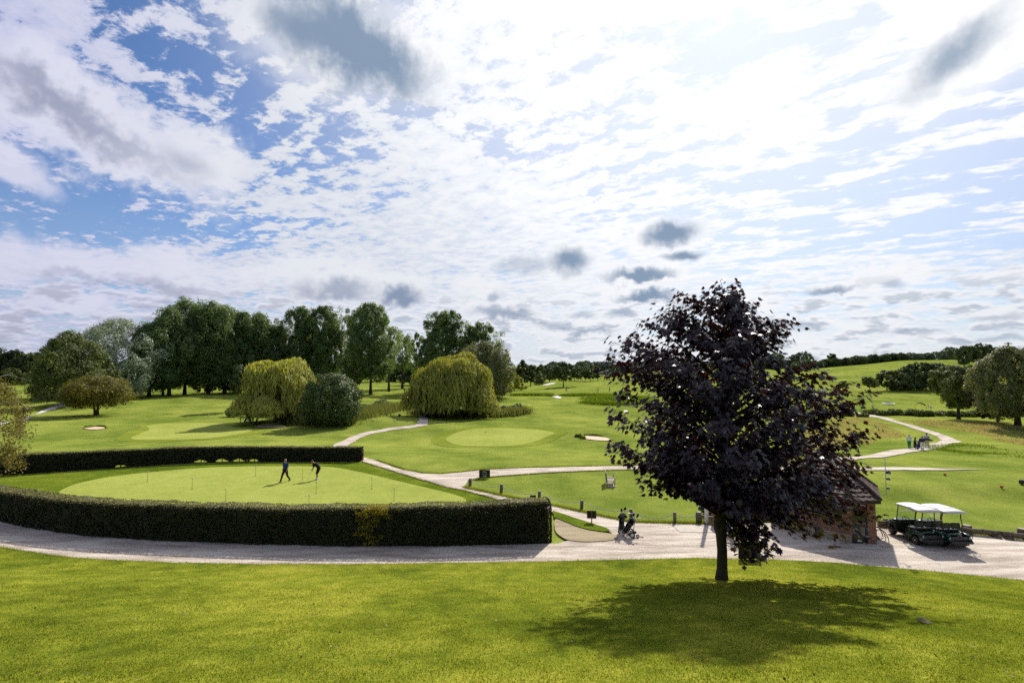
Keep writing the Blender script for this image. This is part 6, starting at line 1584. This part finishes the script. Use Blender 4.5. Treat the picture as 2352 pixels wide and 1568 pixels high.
# ------------------------------------------------------------------ people
BASE = dict(hipL=(-.09, 0, .92), hipR=(.09, 0, .92), kneeL=(-.10, .02, .50), kneeR=(.10, .02, .50), ankL=(-.10, -.02, .09), ankR=(.10, -.02, .09), toeL=(-.12, .14, .035), toeR=(.12, .14, .035),
            waist=(0, 0, 1.05), chest=(0, .01, 1.30), shL=(-.19, 0, 1.43), shR=(.19, 0, 1.43), elL=(-.24, -.02, 1.15), elR=(.24, -.02, 1.15), wrL=(-.25, .06, .90), wrR=(.25, .06, .90), haL=(-.25, .09, .81), haR=(.25, .09, .81), neck=(0, .01, 1.50), head=(0, .03, 1.65))
def person(loc, rz, label, pose=None, top='blue_shirt', legs='black_cloth', shoes='white_cloth', hair='dark_hair', cap=None, scale=1.0, shorts=False, long_sleeve=False, stout=1.0, vs=.022, bob=False, flat_y=0.0, look=None):
    J = dict(BASE); J.update(pose or {}); J = {k: Vector(v) for k, v in J.items()}
    R = empty('person', loc, rz, scale); tag(R, label, 'person')
    hd = J['head']; up = (hd - J['neck']).normalized(); fwd = Vector(look) if look else Vector((0, 1, 0)); fwd = (fwd - up * fwd.dot(up)).normalized(); side = fwd.cross(up)
    HR = Matrix((side, fwd, up)).transposed()
    def H(p): return tuple(hd + HR @ Vector(p))
    b = MB(); s_ = stout
    for S in 'LR':
        b.tube([J['hip' + S], J['knee' + S], J['ank' + S]], [.085 * s_, .058, .038], 10); b.tube([J['ank' + S], J['toe' + S]], [.04, .032], 8)
        b.tube([J['sh' + S], J['el' + S], J['wr' + S]], [.052, .042, .028], 9); b.ell(J['sh' + S], .06); b.ell(J['el' + S], .043); b.ell(J['knee' + S], .06)
        # palm, fingers and thumb
        d = (J['ha' + S] - J['wr' + S]).normalized(); sd_ = Vector((0, 1, 0)) - d * d.y
        sd_ = sd_.normalized() if sd_.length > .1 else Vector((1, 0, 0)); fl = d.cross(sd_)
        pm = J['wr' + S] + d * .05; b.ell(pm, (.030, .030, .045)); b.tube([J['wr' + S], pm + d * .03], [.026, .030], 8, sq=(1.2, .7))
        for q, ln in zip((-.030, -.010, .010, .030), (.062, .075, .080, .070)):
            k0 = pm + d * .035 + sd_ * q; b.tube([k0, k0 + d * ln * .5, k0 + d * ln * .85 + fl * ln * .3], [.010, .009, .007], 5)
        b.tube([pm + sd_ * .03 - d * .01, pm + sd_ * .055 + d * .025, pm + sd_ * .05 + d * .055], [.012, .011, .009], 5)
    b.tube([(J['hipL'] + J['hipR']) / 2, J['waist'], J['chest'], J['neck']], [.13 * s_, .125 * s_, .145 * s_, .06], 14, sq=(1.15, .8)); b.tube([J['shL'], J['chest'] + Vector((0, 0, .08)), J['shR']], [.06, .075, .06], 10)
    b.tube([J['neck'] - up * .03, hd - up * .06], [.055, .05], 10); b.ell(H((0, .0, .02)), (.078, .098, .105), HR, 14, 10); b.ell(H((0, .025, -.055)), (.055, .065, .055), HR)
    b.ell(H((0, .105, -.015)), (.013, .018, .024), HR)
    for q in (-1, 1): b.ell(H((q * .080, -.005, -.01)), (.012, .022, .032), HR)
    voxel(b, 'body', M['skin'], R, vs * .75, 2)
    fc = MB()
    for q in (-1, 1): fc.ell(H((q * .030, .092, .015)), (.011, .008, .007), HR, 8, 5)
    fc.build('eyes', M['dark_hair'], R); fc = MB(); fc.box(H((0, .090, -.062)), (.045, .014, .008), HR); fc.build('mouth', M['terra'], R)
    t_ = MB(); g_ = .022
    t_.tube([J['waist'] - Vector((0, 0, .10)), J['waist'], J['chest'], J['neck'] - (J['neck'] - J['chest']) * .15], [.145 * s_ + g_, .135 * s_ + g_, .155 * s_ + g_, .075 + g_], 16, sq=(1.15, .82))
    t_.tube([J['shL'], J['chest'] + (J['neck'] - J['chest']) * .4, J['shR']], [.068, .09, .068], 10)
    for S in 'LR':
        t_.ell(J['sh' + S], .078)
        if long_sleeve: t_.tube([J['sh' + S], J['el' + S], J['wr' + S]], [.07, .058, .042], 10)
        else: t_.tube([J['sh' + S], J['sh' + S].lerp(J['el' + S], .85)], [.072, .066], 10)
    voxel(t_, 'shirt', M[top], R, vs, 2)
    p_ = MB()
    p_.tube([J['waist'] - Vector((0, 0, .03)), (J['hipL'] + J['hipR']) / 2, (J['hipL'] + J['hipR']) / 2 - Vector((0, 0, .08))], [.145 * s_ + .01, .16 * s_ + .01, .13 * s_], 14, sq=(1.15, .85))
    for S in 'LR':
        if shorts: p_.tube([J['hip' + S], J['hip' + S].lerp(J['knee' + S], .95)], [.11 * s_, .092], 12)
        else: p_.tube([J['hip' + S], J['knee' + S], J['ank' + S] + Vector((0, 0, .0))], [.108 * s_, .076, .062], 12)
    voxel(p_, 'shorts' if shorts else 'trousers', M[legs], R, vs, 2)
    for S in 'LR':
        f = J['toe' + S] - J['ank' + S]; f.z = 0; f = f.normalized(); sh = MB(); a = J['ank' + S]
        sh.tube([Vector((a.x, a.y, a.z - .03)) - f * .06, Vector((a.x, a.y, a.z - .035)) + f * .06, J['toe' + S] + f * .02], [.052, .05, .036], 10); voxel(sh, 'shoe', M[shoes], R, .015, 2)
        if shorts: MB().tube([J['ank' + S].lerp(J['knee' + S], .02), J['ank' + S].lerp(J['knee' + S], .2)], [.045, .046], 8).build('sock', M['white_cloth'], R)
    hr = MB()
    if cap:
        hr.ell(H((0, -.01, .055)), (.092, .108, .075), HR); hr.ell(H((0, .11, .055)), (.07, .075, .012), HR); voxel(hr, 'cap', M[cap], R, .014, 2)
        h2 = MB(); h2.ell(H((0, -.045, -.0)), (.084, .075, .07), HR); h2.build('hair', M[hair], R)
    elif bob:
        hr.ell(H((0, -.015, .045)), (.105, .12, .105), HR); hr.ell(H((0, -.05, -.04)), (.105, .085, .09), HR); voxel(hr, 'hair', M[hair], R, .016, 2)
    else:
        hr.ell(H((0, -.022, .045)), (.085, .098, .088), HR); hr.ell(H((0, -.05, -.01)), (.08, .065, .07), HR); voxel(hr, 'hair', M[hair], R, .014, 2)
    return R, J
# the man walking on the putting green
x, y, z = gp(655, 1107.5)
person((x, y, z + .05), PI - .35, 'man in a blue polo shirt and black trousers walking across the putting green', dict(hipL=(-.09, 0, .90), hipR=(.09, 0, .90), kneeR=(.11, .22, .50), ankR=(.13, .34, .10), toeR=(.14, .50, .06), kneeL=(-.10, -.10, .47), ankL=(-.10, -.38, .12), toeL=(-.11, -.24, .03), elL=(-.30, .05, 1.17), wrL=(-.33, .20, .95), haL=(-.33, .25, .87), elR=(.30, -.10, 1.16), wrR=(.38, -.12, .92), haR=(.40, -.12, .83)), shoes='bag_grey', hair='grey_hair', stout=1.1, vs=.018)
# the man putting
x, y, z = gp(727, 1102.5); rzp = PI / 2 + .12
person((x, y, z + .05), rzp, 'man in black shirt, black shorts and cap bending over his putter', dict(hipL=(-.10, -.16, .88), hipR=(.10, -.16, .88), kneeL=(-.13, -.02, .48), kneeR=(.13, -.02, .48), ankL=(-.14, -.06, .09), ankR=(.14, -.06, .09), toeL=(-.15, .11, .035), toeR=(.15, .11, .035), waist=(0, -.12, 1.02), chest=(0, .10, 1.23), shL=(-.18, .22, 1.30), shR=(.18, .22, 1.30), neck=(0, .27, 1.37), head=(0, .38, 1.46), elL=(-.17, .22, 1.02), elR=(.17, .22, 1.02), wrL=(-.03, .34, .84), wrR=(.03, .33, .80), haL=(-.01, .36, .76), haR=(.01, .35, .72)), top='black_cloth', legs='black_cloth', shorts=True, cap='black_cloth', stout=1.1, vs=.018, look=(-.0, .75, -.75))
root = empty('putter', (x, y, z + .05), rzp); tag(root, 'putter held by the man in black', 'putter')
MB().tube([(0, .345, .86), (0, .37, .70)], .014, 7).build('grip', M['black_plastic'], root); MB().tube([(0, .37, .70), (-.02, .62, .04)], .007, 6).build('shaft', M['chrome'], root); MB().box((-.02, .64, .025), (.11, .03, .035), bev=.006).build('head', M['steel'], root)
# three walkers with trolleys on the right path
walk = dict(kneeR=(.10, .16, .50), ankR=(.10, .18, .09), toeR=(.10, .33, .05), kneeL=(-.10, -.06, .48), ankL=(-.10, -.28, .12), toeL=(-.10, -.16, .03))
push = dict(elL=(-.22, .10, 1.15), wrL=(-.16, .34, 1.04), haL=(-.15, .41, 1.02), elR=(.22, .10, 1.15), wrR=(.16, .34, 1.04), haR=(.15, .41, 1.02))
x, y, z = gp(2089, 1032); person((x, y, z + .06), -.5, 'woman with blond hair, white top and bright green trousers walking on the right path', {**walk, **push}, 'white_cloth', 'green_cloth', 'white_cloth', 'blond_hair', bob=True, scale=.95, stout=1.1)
x, y, z = gp(2101, 1031.5); trolley((x, y, z + .06), -.5 + PI / 2 + PI, 'trolley pushed by the woman in green trousers'); golf_bag(off((x, y, z + .06), 0, 0, .2), -.5 - PI / 2 + PI, -.45, 'bag_black', 'black golf bag pushed by the woman in green trousers')
x, y, z = gp(2119, 1035.5); person((x, y, z + .06), -.7, 'brown haired golfer in a bluish top, bending forward in the middle of three walkers', {**walk, 'chest': (0, .10, 1.27), 'neck': (0, .16, 1.45), 'head': (0, .21, 1.57), 'shL': (-.19, .12, 1.38), 'shR': (.19, .12, 1.38), 'elL': (-.24, .10, 1.12), 'wrL': (-.25, -.05, .92), 'haL': (-.25, -.10, .86), 'elR': (.24, .15, 1.12), 'wrR': (.25, .30, 1.0), 'haR': (.25, .36, 1.0)}, 'bag_purple', 'white_cloth', 'white_cloth', 'brown_hair', scale=.93, long_sleeve=True)
x, y, z = gp(2110, 1033.5); trolley((x, y, z + .06), .6, 'trolley pulled by the middle walker'); golf_bag(off((x, y, z + .06), .6, -.26, .17), .6, .62, 'bag_purple', 'purple-blue golf bag pulled by the middle walker', pocket='bag_purple')
x, y, z = gp(2129.5, 1029.8); person((x, y, z + .06), -.75, 'man in white shirt and beige trousers carrying a bag across his back', walk, 'white_cloth', 'beige_cloth', 'bag_grey', 'dark_hair', stout=1.1)
root = empty('carry_bag', (x, y, z + 1.12), -.75); tag(root, 'dark carry bag slung low across the back of the man in the white shirt', 'golf bag')
MB().tube([(-.42, -.24, .02), (-.2, -.26, 0), (.42, -.22, -.08), (.60, -.18, -.10)], [.09, .11, .10, .06], 10).build('body', M['bag_purple'], root)
mb = MB(); mb.tube([(-.16, -.2, 0), (-.15, -.19, .28), (0, -.17, .20), (.15, -.19, .28), (.16, -.2, -.02)], .02, 5); mb.tube([(-.15, -.19, .28), (-.17, 0, .42), (-.17, .14, .3)], .02, 5); mb.tube([(.15, -.19, .28), (.17, 0, .42), (.17, .14, .3)], .02, 5); mb.build('straps', M['navy_cloth'], root)
mb = MB()
for i in range(4): mb.tube([(-.4, -.24, .02), (-.56 - .03 * i, -.26 + .03 * i, .05 + .02 * i)], .008, 4)
mb.build('club_shafts', M['steel'], root)
# person with a trolley behind the trunk
x, y, z = gp(1684, 1236); person((x, y, z + .06), 1.1, 'person in a dark top and jeans behind the maple, mostly hidden by its leaves', {**walk, **push}, 'black_cloth', 'denim', 'black_cloth', 'brown_hair', long_sleeve=True)
x, y, z = gp(1668, 1228); trolley((x, y, z + .06), 1.1 + PI * .5 + PI, 'trolley just right of the maple trunk'); golf_bag(off((x, y, z + .06), 0, 0, .18), 1.1 - PI / 2 + PI, -.4, 'bag_blue', 'blue golf bag just right of the maple trunk')
# left group waiting near the bushes
lg = [(552.2, 970.5, 'white_cloth', 'beige_cloth', 'leftmost golfer of the waiting group, all in pale clothes'), (571, 969.5, 'bag_purple', 'black_cloth', 'golfer in a purple top in the middle of the waiting group'), (581, 970.5, 'pink_cloth', 'black_cloth', 'golfer in a pale pink top and black trousers in the waiting group')]
for i, (px, b, tp, lgc, lab) in enumerate(lg):
    x, y, z = gp(px, b); person((x, y, z + .02), -1.2 + i * 1.3, lab, {**push} if i == 0 else {}, tp, lgc, 'black_cloth', 'grey_hair', vs=.03, scale=.97)
for px, b, col, lab in [(564, 971, 'bag_black', 'first'), (574.5, 971.3, 'bag_blue', 'second'), (590, 971.2, 'bag_blue', 'third')]:
    x, y, z = gp(px, b); rz_ = {'first': .2, 'second': 2.5, 'third': -.3}[lab]
    nm = {'first': 'black bag beside the pale-clothed golfer', 'second': 'blue bag between the two darker golfers', 'third': 'blue bag at the right end of the waiting group'}[lab]
    trolley((x, y, z + .02), rz_, 'trolley carrying the ' + nm); golf_bag(off((x, y, z + .02), rz_, -.26, .17), rz_, .55, col, nm)
# far figures
x, y, z = gp(55, 953.5); person((x, y, z + .1), .6, 'walker in dark clothes on the far left path', walk, 'black_cloth', 'black_cloth', 'black_cloth', 'dark_hair', vs=.03)
x, y, z = gp(60.5, 952); person((x, y, z + .1), .6, 'walker in a white top beside the birch leaves on the far left path', walk, 'white_cloth', 'navy_cloth', 'white_cloth', 'dark_hair', vs=.03)
x, y, z = gp(2138.5, 943.5); person((x, y, z), .9, 'golfer in pale blue bending over beside the hoop net', dict(waist=(0, -.05, 1.0), chest=(0, .2, 1.15), neck=(0, .38, 1.18), head=(0, .48, 1.20), shL=(-.19, .32, 1.15), shR=(.19, .32, 1.15), elL=(-.2, .36, .9), elR=(.2, .36, .9), wrL=(-.1, .4, .68), wrR=(.1, .4, .68), haL=(-.08, .42, .6), haR=(.08, .42, .6)), 'white_cloth', 'bag_white', 'white_cloth', 'grey_hair', vs=.03)
x, y, z = gp(1946, 944); person((x, y, z), 1.0, 'golfer in a dark top at the far end of the path', {**walk}, 'navy_cloth', 'beige_cloth', 'black_cloth', 'dark_hair', vs=.03)
x, y, z = gp(1962, 941.5); trolley((x, y, z), .3, 'lone trolley near the little notice board'); golf_bag(off((x, y, z), .3, -.26, .17), .3, .4, 'bag_black', 'black bag near the little notice board')
x, y, z = gp(929, 902); person((x, y, z), .4, 'golfer in dark clothes under the trees at the narrow path', {}, 'black_cloth', 'black_cloth', 'black_cloth', 'dark_hair', vs=.035)
for px, b, tp, lgc, lab in [(1373.5, 899.6, 'white_cloth', 'black_cloth', 'golfer with a pale top in the middle of the far fairway'), (1400, 899.6, 'black_cloth', 'black_cloth', 'golfer in dark clothes beside the maple on the far fairway'), (1334.4, 877, 'white_cloth', 'navy_cloth', 'tiny golfer in white under the orchard, left one'), (1338.5, 877, 'white_cloth', 'black_cloth', 'tiny golfer in white under the orchard, right one')]:
    x, y, z = gp(px, b); person((x, y, z), px, lab, {}, tp, lgc, 'black_cloth', 'dark_hair', vs=.04)
x, y, z = gp(1301, 897.5); trolley((x, y, z), 0.2, 'trolley left alone on the far fairway', 1.1); golf_bag(off((x, y, z), .2, -.26, .17), .2, .3, 'bag_grey', 'grey bag left alone on the far fairway', scale=1.1)

# ------------------------------------------------------------------ practice nets and far things
x, y, z = gp(2115, 944.5); root = empty('hoop_net', (x, y, z), -.1); tag(root, 'large upright hoop of a practice net on the far grass', 'net')
cy = .98; rr2 = (1.25, 1.0)
pts = [(rr2[0] * math.cos(a), .25 * math.sin(a), cy + rr2[1] * math.sin(a)) for a in np.linspace(0, 2 * PI, 41)]
MB().tube(pts, .03, 6, cap=False).build('hoop', M['net_green'], root)
mb = MB(); A_ = np.linspace(.35, PI * .78, 18)
V = [];
for a in A_: V += [(rr2[0] * math.cos(a), .25 * math.sin(a), cy + rr2[1] * math.sin(a)), (rr2[0] * .93 * math.cos(a), .25 * math.sin(a) + .28, cy + rr2[1] * .80 * math.sin(a))]
mb.add(V, [(2 * i, 2 * i + 2, 2 * i + 3, 2 * i + 1) for i in range(17)]); mb.build('netting', M['net_green'], root); MB().tube([(.2, .1, 0), (.2, .1, 1.9)], .012, 5).build('centre_pole', M['net_green'], root)
x, y, z = gp(2041, 929.5); mb = MB(); V = []; n = 36
for i in range(n):
    a = 2 * PI * i / n; c, s_ = math.cos(a), math.sin(a)
    for q, zz_ in ((1.46, .02), (1.5, .30), (1.44, .34), (1.38, .06)): V.append((q * c, q * s_ * .8, zz_ + .08 * (s_ + 1)))
mb.add(V, [(i * 4 + j, ((i + 1) % n) * 4 + j, ((i + 1) % n) * 4 + (j + 1) % 4, i * 4 + (j + 1) % 4) for i in range(n) for j in range(4)], True)
tag(mb.build('target_ring', M['white_paint'], None, (x, y, z)), 'white oval practice target ring lying on the far grass', 'target')
P3 = [gp(1975.6, 947.5), gp(1990, 948), gp(2003, 948.5)]
for i, p in enumerate(P3):
    root = empty('rope_post', p); tag(root, ['left small post by the little notice board', 'middle small post by the little notice board', 'right small post by the little notice board'][i], 'post', 'small posts at the far end of the path')
    MB().tube([(0, 0, -.1), (0, 0, .72)], .07, 8).build('shaft', M['grey_wood'], root)
sag_rope([(p[0], p[1], p[2] + .66) for p in P3], [.2, .2], 'white rope between the small posts by the notice board', .03)
# electricity pylon on the horizon
d = ray(2318, 839); yq = 1000.0; xq = d[0] / d[1] * yq; zt = top_z(yq, 784.5)
root = empty('electricity_pylon', (xq, yq, zt - 48)); tag(root, 'distant steel lattice pylon on the skyline at the far right', 'pylon')
mb = MB(); H = 48.0
def wd_(z): return 4.2 * (1 - z / H) ** 1.0 + .55
for s1 in (-1, 1):
    for s2 in (-1, 1): mb.tube([(s1 * wd_(q) * .5 * 1.2, s2 * wd_(q) * .5 * 1.2, q) for q in (0, 16, 32, 42, H - 1)], .6, 4)
lv = [0, 7, 13, 18.5, 23.5, 28, 32, 35.5, 39, 42.5, 46]
for a, b in zip(lv[:-1], lv[1:]):
    for s2 in (-1, 1):
        wa_, wb_ = wd_(a) * .6, wd_(b) * .6
        mb.tube([(-wa_, s2 * wa_, a), (wb_, s2 * wb_, b)], .32, 3); mb.tube([(wa_, s2 * wa_, a), (-wb_, s2 * wb_, b)], .32, 3)
mb.build('lattice_tower', M['grey_wood'], root)
for zz_, ln in ((44, 8.5), (38, 11.5), (32, 8.5)):
    mb = MB(); 
    for s1 in (-1, 1): mb.tube([(s1 * 1, 0, zz_ + 1.6), (s1 * ln, 0, zz_)], .5, 4); mb.tube([(s1 * 1, 0, zz_ - .2), (s1 * ln, 0, zz_)], .5, 4); mb.tube([(s1 * ln, 0, zz_), (s1 * ln, 0, zz_ - 1.6)], .16, 4)
    mb.build('cross_arm', M['grey_wood'], root)
# white van-like buggy far away under the orchard
x, y, z = gp(1426, 868); buggy((x, y, z), 1.3, 'tiny pale buggy far away beside the orchard trees', 'beige_vinyl')

x, y, z = gp(832, 1059); root = empty('hedge_post', (x, y, z)); tag(root, 'reddish post at the right end of the far hedge', 'post')
MB().box((0, 0, .45), (.09, .09, 1.0)).build('shaft', M['terra'], root); MB().box((.07, -.03, .62), (.14, .12, .28), bev=.02).build('box', M['black_plastic'], root)
